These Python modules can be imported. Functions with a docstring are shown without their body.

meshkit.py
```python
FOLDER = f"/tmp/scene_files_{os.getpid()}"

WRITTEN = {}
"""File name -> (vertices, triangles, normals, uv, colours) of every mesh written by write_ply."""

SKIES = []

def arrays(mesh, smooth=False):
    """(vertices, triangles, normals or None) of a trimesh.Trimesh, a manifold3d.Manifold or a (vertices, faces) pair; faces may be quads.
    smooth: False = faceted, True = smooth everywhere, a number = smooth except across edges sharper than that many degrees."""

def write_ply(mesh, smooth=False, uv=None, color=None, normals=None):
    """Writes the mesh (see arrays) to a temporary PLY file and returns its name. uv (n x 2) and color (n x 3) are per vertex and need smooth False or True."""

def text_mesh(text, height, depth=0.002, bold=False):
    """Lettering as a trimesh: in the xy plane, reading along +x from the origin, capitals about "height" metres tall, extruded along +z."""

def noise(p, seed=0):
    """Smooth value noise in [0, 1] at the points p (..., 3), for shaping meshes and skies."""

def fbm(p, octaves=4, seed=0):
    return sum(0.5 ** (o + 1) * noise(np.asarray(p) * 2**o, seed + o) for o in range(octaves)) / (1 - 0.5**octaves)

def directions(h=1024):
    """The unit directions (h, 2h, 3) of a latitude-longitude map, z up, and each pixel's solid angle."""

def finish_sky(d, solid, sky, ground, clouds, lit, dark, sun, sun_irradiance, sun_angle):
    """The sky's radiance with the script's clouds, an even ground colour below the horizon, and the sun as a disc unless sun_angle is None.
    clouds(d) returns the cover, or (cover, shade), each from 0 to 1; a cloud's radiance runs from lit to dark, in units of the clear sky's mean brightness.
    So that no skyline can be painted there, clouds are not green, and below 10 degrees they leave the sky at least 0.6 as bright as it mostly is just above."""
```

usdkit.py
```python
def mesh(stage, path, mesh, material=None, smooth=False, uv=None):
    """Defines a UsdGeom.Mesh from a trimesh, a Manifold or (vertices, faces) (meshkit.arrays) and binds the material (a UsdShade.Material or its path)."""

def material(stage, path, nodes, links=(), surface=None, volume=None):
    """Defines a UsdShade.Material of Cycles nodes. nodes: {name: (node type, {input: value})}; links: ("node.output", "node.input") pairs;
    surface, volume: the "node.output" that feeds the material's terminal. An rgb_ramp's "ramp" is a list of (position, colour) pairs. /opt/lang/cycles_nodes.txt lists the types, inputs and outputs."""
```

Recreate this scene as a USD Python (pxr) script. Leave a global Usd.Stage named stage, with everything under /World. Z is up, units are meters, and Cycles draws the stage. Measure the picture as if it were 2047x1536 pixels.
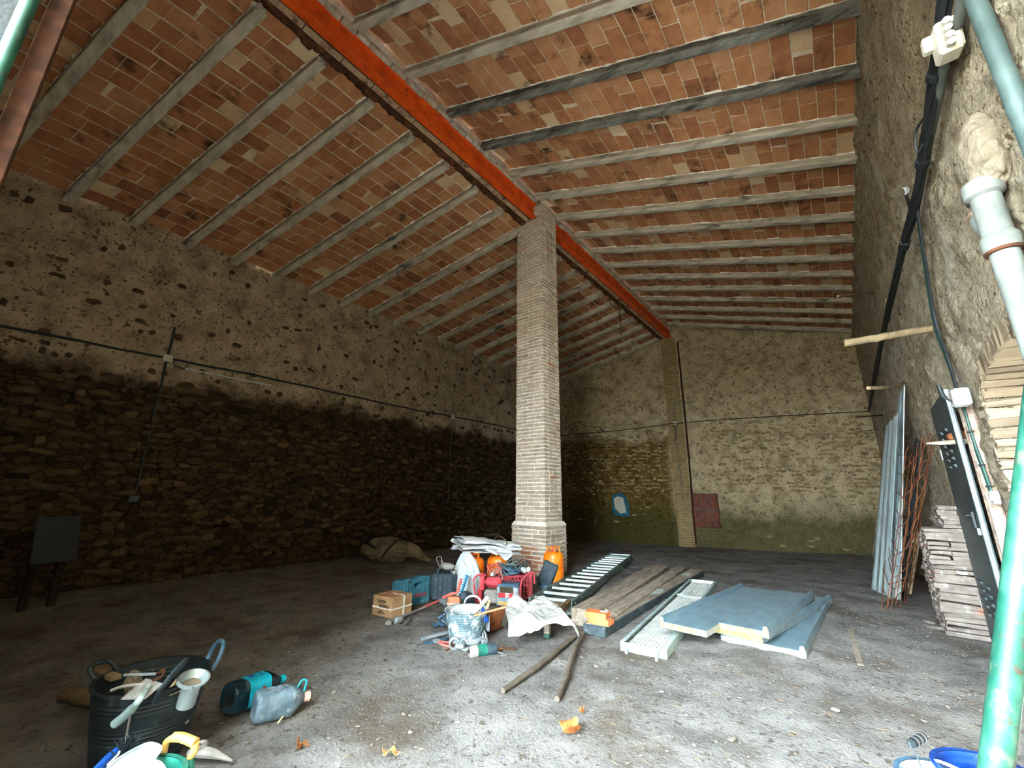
import math, random
import numpy as np
import trimesh
import manifold3d as m3
from shapely.geometry import Polygon, Point, box as sbox
from scipy.spatial import ConvexHull
from pxr import Usd, UsdGeom, UsdLux, UsdShade, Gf, Sdf, Vt
import usdkit, meshkit
from meshkit import fbm, noise

stage = Usd.Stage.CreateInMemory()
UsdGeom.SetStageUpAxis(stage, 'Z'); UsdGeom.SetStageMetersPerUnit(stage, 1.0)
UsdGeom.Xform.Define(stage, '/World'); UsdGeom.Scope.Define(stage, '/World/Looks')

# ---------------------------------------------------------------- camera, sky, sun, exposure
CAM_POS = (0.0, 0.0, 1.15)
CAM_ROT = np.array([[0.783684, 0.156206, 0.601198], [0.621102, -0.210262, -0.754998], [0.008474, 0.965085, -0.261798]])
cam = UsdGeom.Camera.Define(stage, '/World/camera')
_m = np.eye(4); _m[:3, :3] = CAM_ROT.T; _m[3, :3] = CAM_POS
cam.AddTransformOp().Set(Gf.Matrix4d(*_m.ravel().tolist()))
cam.CreateHorizontalApertureAttr(36.0); cam.CreateFocalLengthAttr(36.0 * 818.69 / 2047)
cam.CreateClippingRangeAttr(Gf.Vec2f(0.05, 500))
cam.CreateExposureAttr(EXPOSURE := 5.0)

sky = UsdLux.DomeLight.Define(stage, '/World/sky')
sky.CreateIntensityAttr(1.0); sky.CreateColorAttr(Gf.Vec3f(0.74, 0.90, 1.0))
sun = UsdLux.DistantLight.Define(stage, '/World/sun')          # high over the roof: lights the ground outside the gate
sun.CreateIntensityAttr(6.5); sun.CreateAngleAttr(0.53); sun.CreateColorAttr(Gf.Vec3f(1.0, 0.93, 0.82))
sun.AddRotateXYZOp().Set(Gf.Vec3f(-24, 22, 0))

# ---------------------------------------------------------------- helpers
PI = math.pi
rng = np.random.default_rng(7)
_used = {}
def numbered(parent, name):
    k = _used.get((parent, name), 0); _used[(parent, name)] = k + 1
    return f'{parent}/{name}' + (f'_{k:03d}' if k else '')
def meta(prim, **kw):
    for k, v in kw.items():
        if v: prim.SetCustomDataByKey(k, v)
def thing(name, label, cat, at=(0, 0, 0), rz=0, group=None, rx=0, ry=0):
    p = numbered('/World', name)
    x = UsdGeom.Xform.Define(stage, p)
    x.AddTranslateOp().Set(Gf.Vec3d(*map(float, at)))
    if rz or rx or ry: x.AddRotateXYZOp().Set(Gf.Vec3f(rx, ry, rz))
    meta(x.GetPrim(), label=label, category=cat, group=group)
    return p
def part(parent, name, mesh, mat, label=None, smooth=False, kind=None, tone=None):
    p = numbered(parent, name)
    m = usdkit.mesh(stage, p, mesh, MATS[mat], smooth=smooth)
    if tone is not None:
        n = len(m.GetPointsAttr().Get())
        t = np.full(n, tone, np.float32) if np.ndim(tone) == 0 else np.asarray(tone, np.float32)
        UsdGeom.PrimvarsAPI(m).CreatePrimvar('tone', Sdf.ValueTypeNames.FloatArray, 'vertex').Set(Vt.FloatArray.FromNumpy(t))
    meta(m.GetPrim(), label=label, kind=kind)
    return p
def single(name, mesh, mat, label, cat, group=None, at=(0, 0, 0), rz=0, rx=0, ry=0, smooth=False, kind=None, tone=None):
    p = part('/World', name, mesh, mat, None, smooth, kind, tone)
    x = UsdGeom.Xformable(stage.GetPrimAtPath(p))
    x.AddTranslateOp().Set(Gf.Vec3d(*map(float, at)))
    if rz or rx or ry: x.AddRotateXYZOp().Set(Gf.Vec3f(rx, ry, rz))
    meta(x.GetPrim(), label=label, category=cat, group=group)
    return p
def struct(name, mesh, mat, smooth=False, tone=None):
    return part('/World', name, mesh, mat, None, smooth, 'structure', tone)
def copy(src, label, at, rz=0, rx=0, ry=0, group=None):
    s = stage.GetPrimAtPath(src); was = s.GetCustomData()
    base = s.GetName()
    tail = base[-4:]
    if tail[0] == '_' and tail[1:].isdigit(): base = base[:-4]
    p = numbered('/World', base)
    x = UsdGeom.Xform.Define(stage, p)
    x.GetPrim().GetReferences().AddInternalReference(src)
    x.ClearXformOpOrder()
    x.AddTranslateOp().Set(Gf.Vec3d(*map(float, at)))
    x.AddRotateXYZOp().Set(Gf.Vec3f(rx, ry, rz))
    meta(x.GetPrim(), label=label, category=was['category'], group=group or was.get('group'))
    x.GetPrim().SetInstanceable(True)
    return p

T = trimesh.transformations
def _tm(v, f): return trimesh.Trimesh(v, f, process=False, validate=False)
def mv(m, d): return _tm(np.asarray(m.vertices) + np.asarray(d, float), m.faces)
def rot(m, deg, axis, c=(0, 0, 0)):
    M = T.rotation_matrix(math.radians(deg), axis)[:3, :3]; c = np.asarray(c, float)
    return _tm((np.asarray(m.vertices) - c) @ M.T + c, m.faces)
def cat(ms):
    ms = list(ms); n = np.cumsum([0] + [len(m.vertices) for m in ms[:-1]])
    return _tm(np.vstack([m.vertices for m in ms]), np.vstack([np.asarray(m.faces) + k for m, k in zip(ms, n)]))
_BS = np.array([(a, b, d) for a in (-1, 1) for b in (-1, 1) for d in (-1, 1) for k in range(3)], float)
_BO = np.array([[k != 0, k != 1, k != 2] for _ in range(8) for k in range(3)], float)
_p = _BS * (1 - .2 * _BO); _h = ConvexHull(_p); _BF = _h.simplices.copy()
_nn = np.cross(_p[_BF[:, 1]] - _p[_BF[:, 0]], _p[_BF[:, 2]] - _p[_BF[:, 0]])
_flip = (_nn * _h.equations[:, :3]).sum(1) < 0; _BF[_flip] = _BF[_flip][:, ::-1]
def box(sx, sy, sz, c=(0, 0, 0), r=0.0):
    """box with chamfered edges"""
    if r <= 0: return mv(trimesh.creation.box([sx, sy, sz]), c)
    hx, hy, hz = sx / 2, sy / 2, sz / 2
    v = _BS * (np.array([hx, hy, hz]) - _BO * r) + np.asarray(c, float)
    return _tm(v, _BF)
def rough_box(sx, sy, sz, r, seed, amp=.15):
    g = np.random.default_rng(seed)
    b = box(sx, sy, sz, r=r); v = np.array(b.vertices)
    v += g.normal(0, r * amp * 3, v.shape)
    return _tm(v, b.faces)
def frames(P):
    P = np.asarray(P, float); t = np.gradient(P, axis=0); t /= np.linalg.norm(t, axis=1, keepdims=True) + 1e-12
    u = np.cross(t[0], [0, 0, 1.0]);
    if np.linalg.norm(u) < 1e-3: u = np.cross(t[0], [0, 1.0, 0])
    U = []
    for k in range(len(P)):
        u = u - t[k] * (u @ t[k]); u /= np.linalg.norm(u) + 1e-12; U.append(u.copy())
    U = np.array(U); return P, U, np.cross(t, U)
def sweep(P, prof, closed_prof=True):
    """sweep a 2-d profile (n x 2, or per-station list) along the points P, capped"""
    P, U, V = frames(P); n = len(P)
    profs = [np.asarray(prof, float)] * n if np.ndim(prof) == 2 else [np.asarray(q, float) for q in prof]
    k = len(profs[0]); v = np.concatenate([P[i] + profs[i][:, :1] * U[i] + profs[i][:, 1:] * V[i] for i in range(n)])
    f = []
    for i in range(n - 1):
        for j in range(k):
            a, b = i * k + j, i * k + (j + 1) % k
            f += [(a, b, b + k), (a, b + k, a + k)]
    v = np.vstack([v, P[0], P[-1]]); c0 = n * k
    for j in range(k):
        f += [(c0, (j + 1) % k, j), (c0 + 1, (n - 1) * k + j, (n - 1) * k + (j + 1) % k)]
    return trimesh.Trimesh(v, f, process=False)
def tube(P, r, n=8):
    P = np.asarray(P, float); a = np.linspace(0, 2 * PI, n, endpoint=False); c = np.stack([np.cos(a), np.sin(a)], 1)
    rr = np.full(len(P), r) if np.ndim(r) == 0 else np.asarray(r)
    return sweep(P, [c * x for x in rr])
def rod(a, b, r, n=10): return tube(np.linspace(a, b, 2), r, n)
def bar(a, b, w, h, up=(0, 0, 1)):
    """rectangular bar from a to b, w across, h along up"""
    a, b, up = np.array(a, float), np.array(b, float), np.array(up, float)
    t = b - a; L = np.linalg.norm(t); t /= L; s = np.cross(t, up); s /= np.linalg.norm(s); u = np.cross(s, t)
    m = box(L, w, h, r=min(w, h) * .12); M = np.eye(4); M[:3, 0] = t; M[:3, 1] = -s; M[:3, 2] = u; M[:3, 3] = (a + b) / 2
    m.apply_transform(M); return m
def curve(pts, n=24):
    """smooth Catmull-Rom through the points"""
    P = np.asarray(pts, float); P = np.vstack([2 * P[0] - P[1], P, 2 * P[-1] - P[-2]]); out = []
    m = len(P) - 3
    for i in range(m):
        t = np.linspace(0, 1, max(2, n // m), endpoint=i == m - 1)[:, None]
        a, b, c, d = P[i:i + 4]
        out.append(.5 * (2 * b + (c - a) * t + (2 * a - 5 * b + 4 * c - d) * t ** 2 + (3 * b - a - 3 * c + d) * t ** 3))
    return np.vstack(out)
def lathe(prof, n=28):
    prof = np.asarray(prof, float); a = np.linspace(0, 2 * PI, n, endpoint=False); k = len(prof)
    v = np.concatenate([np.stack([prof[:, 0] * math.cos(t), prof[:, 0] * math.sin(t), prof[:, 1]], 1) for t in a])
    f = []
    for i in range(n):
        for j in range(k - 1):
            p, q = i * k + j, ((i + 1) % n) * k + j
            f += [(p, q, q + 1), (p, q + 1, p + 1)]
    m = trimesh.Trimesh(v, f, process=False); m.merge_vertices(); m.update_faces(m.nondegenerate_faces()); return m
def extrude(poly, h): return trimesh.creation.extrude_polygon(poly if isinstance(poly, Polygon) else Polygon(poly), h, engine='earcut')
def grid(fn, nu, nv, thick=0.0):
    """surface fn(u, v) -> points (…,3) over the unit square; thick > 0 gives it a back"""
    u, v = np.meshgrid(np.linspace(0, 1, nu), np.linspace(0, 1, nv), indexing='ij')
    p = np.asarray(fn(u, v)).reshape(-1, 3); i = np.arange(nu * nv).reshape(nu, nv)
    a, b, c, d = i[:-1, :-1].ravel(), i[1:, :-1].ravel(), i[1:, 1:].ravel(), i[:-1, 1:].ravel()
    f = np.vstack([np.stack([a, b, c], 1), np.stack([a, c, d], 1)])
    m = trimesh.Trimesh(p, f, process=False)
    if thick:
        q = p - m.vertex_normals * thick; n = len(p)
        e = np.concatenate([i[:, 0], i[-1, 1:], i[-2::-1, -1], i[0, -2:0:-1]]); e2 = np.roll(e, -1)
        side = np.vstack([np.stack([e, e + n, e2 + n], 1), np.stack([e, e2 + n, e2], 1)])
        m = trimesh.Trimesh(np.vstack([p, q]), np.vstack([f, f[:, ::-1] + n, side]), process=False)
    return m
def place(m, x=(1, 0, 0), y=(0, 1, 0), z=(0, 0, 1), o=(0, 0, 0)):
    M = np.array([x, y, z], float); f = np.asarray(m.faces)
    return _tm(np.asarray(m.vertices) @ M + np.asarray(o, float), f if np.linalg.det(M) > 0 else f[:, ::-1])
_tc = {}
def text(s, h, d=.002, bold=True):
    k = (s, h, d, bold)
    if k not in _tc: _tc[k] = meshkit.text_mesh(s, h, d, bold)
    return _tc[k].copy()
def stone(seed, sx, sy, sz, rough=.10):
    """an irregular rounded stone"""
    g = np.random.default_rng(seed); v = np.sign(_IV) * np.abs(_IV) ** .72
    v = v * (1 + g.normal(0, rough, (len(v), 1))) * (np.array([sx, sy, sz]) / 2)
    return _tm(v, _IF)
_ico = trimesh.creation.icosphere(1); _IV, _IF = np.array(_ico.vertices), np.array(_ico.faces)
_ico0 = trimesh.creation.icosahedron(); _V0, _F0 = np.array(_ico0.vertices), np.array(_ico0.faces)
_W2C = CAM_ROT.T
def on_screen(pts):
    """picture area covered by the points' bounding box, 0 outside the frame (used only to choose which pieces become prims)"""
    c = (np.asarray(pts) - CAM_POS) @ CAM_ROT
    if (c[:, 2] > -.1).any(): return 0
    x, y = c[:, 0] / -c[:, 2], c[:, 1] / -c[:, 2]
    x0, x1, y0, y1 = max(x.min(), -1.26), min(x.max(), 1.26), max(y.min(), -.94), min(y.max(), .94)
    return max(0, x1 - x0) * max(0, y1 - y0)
def pieces(parent, name, meshes, tones, mat, limit=300, smooth=False):
    """the pieces that show largest become parts, the rest one stuff part"""
    area = np.array([on_screen(m.vertices[::3]) for m in meshes])
    order = np.argsort(-area); big = [k for k in order[:limit] if area[k] > 0]; rest = sorted(set(range(len(meshes))) - set(big))
    for k in sorted(big): part(parent, name, meshes[k], mat, tone=tones[k], smooth=smooth)
    if rest:
        m = cat([meshes[k] for k in rest])
        t = np.concatenate([np.full(len(meshes[k].vertices), tones[k]) for k in rest])
        part(parent, name + '_remainder', m, mat, kind='stuff', tone=t if not smooth else None, smooth=smooth)

# ---------------------------------------------------------------- materials
MATS = {}
def lin(c):
    if isinstance(c, str): c = [int(c[i:i + 2], 16) / 255 for i in (1, 3, 5)]
    return [x / 12.92 if x <= .04045 else ((x + .055) / 1.055) ** 2.4 for x in c]
def surf(name, cols, scale=4, detail=6, rough=.85, bump=.25, bscale=40, bdist=.01, spec=.25, metallic=0, spots=None, coord='world', distort=0, stretch=None, tone=None, tone_mix=.3, extra=None, gran=None):
    """procedural surface: noise through a ramp of sRGB colours, optional spots [(colour, scale, from, to)], bump"""
    n = {'p': ('principled_bsdf', {'roughness': rough, 'specular_ior_level': spec, 'metallic': metallic}),
         'n': ('noise_texture', {'scale': scale, 'detail': detail, 'roughness': .6, 'distortion': distort}),
         'r': ('rgb_ramp', {'ramp': [(.28 + .44 * i / max(1, len(cols) - 1), lin(c)) for i, c in enumerate(cols)] if len(cols) > 1 else [(0, lin(cols[0])), (1, lin(cols[0]))]}),
         'b': ('bump', {'strength': bump, 'distance': bdist}), 'bn': ('noise_texture', {'scale': bscale, 'detail': 6, 'roughness': .65})}
    L = []
    if coord == 'world': n['c'] = ('geometry', {}); src = 'c.position'
    else: n['c'] = ('texture_coordinate', {}); src = 'c.object'
    if stretch: n['m'] = ('mapping', {'scale': stretch}); L.append((src, 'm.vector')); src = 'm.vector'
    L += [(src, 'n.vector'), (src, 'bn.vector'), ('n.fac', 'r.fac'), ('bn.fac', 'b.height'), ('b.normal', 'p.normal')]
    if gran:   # roughcast granules under the fine bump
        n['gv'] = ('voronoi_texture', {'scale': gran[0], 'feature': 'smooth_f1', 'smoothness': .4}); n['gb'] = ('bump', {'strength': gran[1], 'distance': gran[2], 'invert': True})
        L += [(src, 'gv.vector'), ('gv.distance', 'gb.height'), ('gb.normal', 'b.normal')]
    col = 'r.color'
    if tone:   # per-piece tone from the mesh
        n['a'] = ('attribute', {'attribute': 'tone'}); n['tr'] = ('rgb_ramp', {'ramp': [(p, lin(c)) for p, c in tone]})
        n['tm'] = ('mix_color', {'fac': tone_mix}); L += [('a.fac', 'tr.fac'), ('tr.color', 'tm.a'), (col, 'tm.b')]; col = 'tm.result'
    for i, (c, sc, lo, hi) in enumerate(spots or []):
        n[f's{i}'] = ('noise_texture', {'scale': sc, 'detail': 5, 'roughness': .6}); n[f'sr{i}'] = ('map_range', {'from_min': lo, 'from_max': hi, 'clamp': True}); n[f'sm{i}'] = ('mix_color', {'b': lin(c)})
        L += [(src, f's{i}.vector'), (f's{i}.fac', f'sr{i}.value'), (f'sr{i}.result', f'sm{i}.fac'), (col, f'sm{i}.a')]; col = f'sm{i}.result'
    if extra: col = extra(n, L, col, src)
    L.append((col, 'p.base_color'))
    MATS[name] = usdkit.material(stage, '/World/Looks/' + name, n, L, surface='p.BSDF')
    return name

# ================================================================ the setting
def zfloor(y): return -.265 * np.clip((np.asarray(y, float) - 5.4) / 8.0, 0, 1)
XL, XR = -7.51, 0.82                       # side walls
SK = .29                                    # the room is a parallelogram: its cross lines run askew
def yback(x): return 13.3 + .30 * (np.asarray(x, float) + 3.9)
def yfront(x): return -1.96 + SK * (np.asarray(x, float) - XL)
def roof_left(x): return 4.86 + (6.12 - 4.86) / 3.46 * (np.asarray(x, float) - XL)     # underside of the joists
def roof_right(x): return 6.50 + (5.70 - 6.50) / 4.57 * (np.asarray(x, float) + 3.75)

def wall_extra(zlo, wob, rub, joint, cell, side, moss=None):
    """rubble below a ragged line, plaster above"""
    def f(n, L, col, src):
        n.update({'v': ('voronoi_texture', {'scale': cell, 'randomness': .95}), 've': ('voronoi_texture', {'scale': cell, 'feature': 'distance_to_edge', 'randomness': .95}),
                  'wn': ('noise_texture', {'scale': 3.0, 'detail': 3}), 'wv': ('vector_math', {'math_type': 'multiply_add', 'vector2': (.16, .16, .16)}), 'st': ('mapping', {'scale': (1, 1, 1.6)}),
                  'hs': ('separate_color', {}), 'vr': ('rgb_ramp', {'ramp': [(i / (len(rub) - 1), lin(c)) for i, c in enumerate(rub)]}),
                  'jr': ('map_range', {'from_min': .0, 'from_max': .10, 'to_min': 0, 'to_max': 1, 'clamp': True}), 'jm': ('mix_color', {'a': lin(joint)}),
                  'xyz': ('separate_xyz', {}), 'ln': ('noise_texture', {'scale': 1.1, 'detail': 8, 'roughness': .68}), 'la': ('math', {'math_type': 'multiply_add', 'value2': wob}),
                  'lr': ('map_range', {'from_min': zlo - .12 + wob * .5, 'from_max': zlo + .12 + wob * .5, 'clamp': True}), 'lm': ('mix_color', {})})
        L.extend([(src, 'wn.vector'), ('wn.color', 'wv.vector1'), (src, 'wv.vector3'), ('wv.vector', 'st.vector'), ('st.vector', 'v.vector'), ('st.vector', 've.vector'), ('v.color', 'hs.color'), ('hs.r', 'vr.fac'), ('ve.distance', 'jr.value'), ('jr.result', 'jm.fac'), ('vr.color', 'jm.b'),
                  (src, 'xyz.vector'), (src, 'ln.vector'), ('ln.fac', 'la.value1'), ('xyz.z', 'la.value3'), ('la.value', 'lr.value'), ('jm.result', 'lm.a'), (col, 'lm.b')])
        if moss is None:
            L.append(('lr.result', 'lm.fac')); return 'lm.result'
        # bare rubble only left of the pilaster; damp green growth low down
        n.update({'xr': ('map_range', {'from_min': -4.3, 'from_max': -4.1, 'clamp': True}), 'mx': ('math', {'math_type': 'maximum'}),
                  'gn': ('noise_texture', {'scale': 1.6, 'detail': 8, 'roughness': .7}), 'ga': ('math', {'math_type': 'multiply_add', 'value2': -1.3}), 'gr': ('map_range', {'from_min': .55, 'from_max': -.25, 'to_min': 0, 'to_max': .85, 'clamp': True}), 'gm': ('mix_color', {'b': lin(moss)})})
        L.extend([('xyz.x', 'xr.value'), ('xr.result', 'mx.value1'), ('lr.result', 'mx.value2'), ('mx.value', 'lm.fac'), (src, 'gn.vector'), ('gn.fac', 'ga.value1'), ('xyz.z', 'ga.value3'), ('ga.value', 'gr.value'), ('gr.result', 'gm.fac'), ('lm.result', 'gm.a')])
        return 'gm.result'
    return f

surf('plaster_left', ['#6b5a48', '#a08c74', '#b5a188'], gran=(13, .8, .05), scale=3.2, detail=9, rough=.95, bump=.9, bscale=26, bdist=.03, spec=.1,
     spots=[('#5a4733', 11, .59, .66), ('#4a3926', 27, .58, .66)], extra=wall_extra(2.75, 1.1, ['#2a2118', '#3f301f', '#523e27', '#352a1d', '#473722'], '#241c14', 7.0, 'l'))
surf('plaster_back', ['#756449', '#aa9676', '#bba786'], gran=(16, .7, .04), scale=3.6, detail=9, rough=.95, bump=.8, bscale=26, bdist=.03, spec=.1,
     spots=[('#574530', 14, .58, .65), ('#4c3c28', 32, .59, .66)], extra=wall_extra(2.9, 1.3, ['#4d3c20', '#6d5429', '#82663a', '#594725', '#765c30'], '#3d3019', 9.0, 'b', moss='#3f3d1c'))
surf('plaster_right', ['#83745d', '#b1a086', '#c6b69c'], gran=(24, 1.0, .05), scale=7, detail=12, rough=.95, bump=1.0, bscale=30, bdist=.05, spec=.12,
     spots=[('#6d5a40', 14, .58, .66), ('#55452f', 34, .60, .68), ('#c2b7a2', 1.6, .56, .66)])
surf('earth', ['#524e48', '#787470', '#8b8781'], scale=3.3, detail=12, rough=.95, bump=1.0, bscale=48, bdist=.016, spec=.1,
     spots=[('#51483e', 24, .56, .66), ('#8f8a83', 75, .60, .72), ('#4d453b', 95, .60, .72), ('#595046', 1.1, .52, .66)])
surf('mortar', ['#b9ac9d', '#d6cabb', '#e3d9cb'], scale=9, rough=.95, bump=.5, bscale=70, spec=.1)
surf('bed_mortar', ['#96846c', '#bda98f', '#cdbca4'], scale=9, rough=.95, bump=.5, bscale=70, spec=.1)
surf('ceiling_brick', ['#68442f', '#9c6947', '#b58a64'], scale=7, detail=8, rough=.9, bump=.35, bscale=60, bdist=.008, spec=.15,
     tone=[(0, '#573624'), (.25, '#885437'), (.5, '#9e6843'), (.7, '#aa7a56'), (.86, '#b7946e'), (1, '#c9b693')], tone_mix=.35, spots=[('#3f2a1c', 3.0, .58, .72)])
surf('pillar_brick', ['#877b6e', '#b3a190', '#c8b7a5'], scale=11, detail=8, rough=.9, bump=.4, bscale=80, bdist=.006, spec=.15,
     tone=[(0, '#6d6157'), (.35, '#9c8b7b'), (.6, '#b3a08d'), (.72, '#8f6a52'), (.74, '#a3542c'), (1, '#c0632f')], tone_mix=.35, spots=[('#b7ab9a', 16, .60, .72)])
surf('pilaster_brick', ['#54442f', '#85704c', '#97815c'], scale=11, detail=6, rough=.92, bump=.3, bscale=70, spec=.12,
     tone=[(0, '#5a4932'), (.5, '#7b6745'), (1, '#8d6a45')], tone_mix=.4)
surf('joist_concrete', ['#7d7467', '#a89c8a', '#b9ad9b'], scale=5, detail=9, rough=.92, bump=.4, bscale=60, bdist=.008, spec=.15, spots=[('#45413a', 2.2, .58, .72), ('#bab3a5', 30, .62, .74)], stretch=(.5, 2, 2))
surf('dark_joist_concrete', ['#47443e', '#6d6960', '#858075'], scale=6, detail=9, rough=.92, bump=.45, bscale=60, bdist=.008, spec=.15, spots=[('#34322d', 3.2, .5, .66), ('#a9a294', 30, .62, .74)], stretch=(.5, 2, 2))
surf('red_lead_paint', ['#9c2e04', '#cf4a06', '#e05a0a'], scale=5, detail=8, rough=.55, bump=.2, bscale=40, bdist=.004, spec=.4, spots=[('#5a1d08', 9, .62, .72)])
surf('rusty_steel', ['#2a1a12', '#4a2c1b', '#6b3d22'], scale=9, detail=9, rough=.85, bump=.5, bscale=60, bdist=.006, spec=.2)
surf('beam_plaster', ['#7d6350', '#a98a72', '#b79b84'], scale=8, detail=8, rough=.92, bump=.5, bscale=50, spec=.1, spots=[('#5b4232', 7, .58, .66)])
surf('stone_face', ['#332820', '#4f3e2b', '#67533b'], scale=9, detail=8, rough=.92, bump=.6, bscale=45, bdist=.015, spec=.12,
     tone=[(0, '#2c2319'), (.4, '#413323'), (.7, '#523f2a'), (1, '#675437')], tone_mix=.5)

# ---- floor
def floor_mesh():
    nx, ny = 215, 330
    def fn(u, v):
        x = XL - .1 + u * (XR - XL + .2); y = -3.2 + 18.2 * v ** 1.15
        P = np.stack([x, y, 0 * x], -1)
        h = .030 * (fbm(P * .9, 4, 3) - .5) + .022 * (fbm(P * 5, 4, 5) - .5) + .016 * (noise(P * 17, 9) - .5)
        return np.stack([x, y, zfloor(y) + h - .006], -1)
    return grid(fn, nx, ny)
struct('floor', floor_mesh(), 'earth', smooth=True)

# ---- side and back walls
def wall_grid(fn, nu, nv, amp, seed, normal, keep=None):
    normal = np.array(normal, float)
    def g(u, v):
        P = fn(u, v); q = P.reshape(-1, 3)
        h = amp * (fbm(q * 1.3, 4, seed) - .5) * 1.6 + amp * 1.1 * (fbm(q * 6, 4, seed + 4) - .5) + amp * .5 * (noise(q * 22, seed + 8) - .5)
        return (q + h[:, None] * normal).reshape(P.shape)
    m = grid(g, nu, nv)
    if keep is not None:
        c = m.triangles_center; m.update_faces(keep(c)); m.remove_unreferenced_vertices()
    return m
left = struct('wall_left', wall_grid(lambda u, v: np.stack([XL + 0 * u, -2.0 + 14.6 * u, -.3 + v * 5.45], -1), 300, 120, .05, 11, (1, 0, 0)), 'plaster_left', smooth=True)
back = struct('wall_back', wall_grid(lambda u, v: np.stack([XL - .1 + (XR - XL + .2) * u, yback(XL - .1 + (XR - XL + .2) * u), -.4 + 7.2 * v], -1), 200, 160, .04, 21, (.287, -.958, 0)), 'plaster_back', smooth=True)
bk = [(x, float(yback(x)) + d, z) for x in (XL - .6, XR + .8) for d in (.25, .6) for z in (-.6, 7.3)]
part(back, 'backing', trimesh.Trimesh(bk).convex_hull, 'plaster_back')
NY0, NY1, NZS, NZA = 2.55, 4.10, 1.80, .20           # arched recess in the right wall
def in_niche(y, z): return (y > NY0) & (y < NY1) & (z < NZS + NZA * np.sqrt(np.clip(1 - ((y - (NY0 + NY1) / 2) / ((NY1 - NY0) / 2)) ** 2, 0, 1)))
def right_fn(u, v):
    y = -3.3 + 18.4 * (.35 * u + .65 * u ** 2); y = -3.3 + 18.4 * u ** 1.25
    return np.stack([XR + .03 * (v < 0) + 0 * u, y, -.35 + 6.6 * v], -1)
right = struct('wall_right', wall_grid(right_fn, 360, 190, .05, 31, (-1, 0, 0), keep=lambda c: ~in_niche(c[:, 1], c[:, 2])), 'plaster_right', smooth=True)

# front wall (behind and beside the camera): a thick wall with the gate opening between its left jamb and the right wall
FW = .55
def wall_box(x0, x1, z0, z1):
    v = [(x, yfront(x) - d, z) for x in (x0, x1) for d in (0, FW) for z in (z0, z1)]
    return trimesh.Trimesh(v).convex_hull
JX, LINTEL = -1.78, 3.6
fm = cat([wall_box(XL - .3, JX, -.4, 7.4), wall_box(JX - .01, XR + .4, LINTEL, 7.4)])
fm = fm.subdivide_to_size(.35); struct('wall_front', fm, 'plaster_right')
# ground outside the gate
surf('yard_ground', ['#8d8270', '#a89c88', '#b5aa97'], scale=3, rough=.95, bump=.3, spec=.1)
struct('ground', grid(lambda u, v: np.stack([-25 + 50 * u, -40 + 37.2 * v, -.02 + 0 * u], -1), 30, 24), 'yard_ground')
# blocking above the ceiling so that daylight enters only through the gate
rv = [(XL - .5, roof_left(XL) + .35), (-3.92, 6.95), (XR + .5, roof_right(XR) + .4)]
rp = np.array([[(x, yfront(x) - .9, z), (x, yback(x) + .9, z)] for x, z in rv])
roof = trimesh.Trimesh(rp.reshape(-1, 3), [(0, 1, 3), (0, 3, 2), (2, 3, 5), (2, 5, 4)], process=False)

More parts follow.
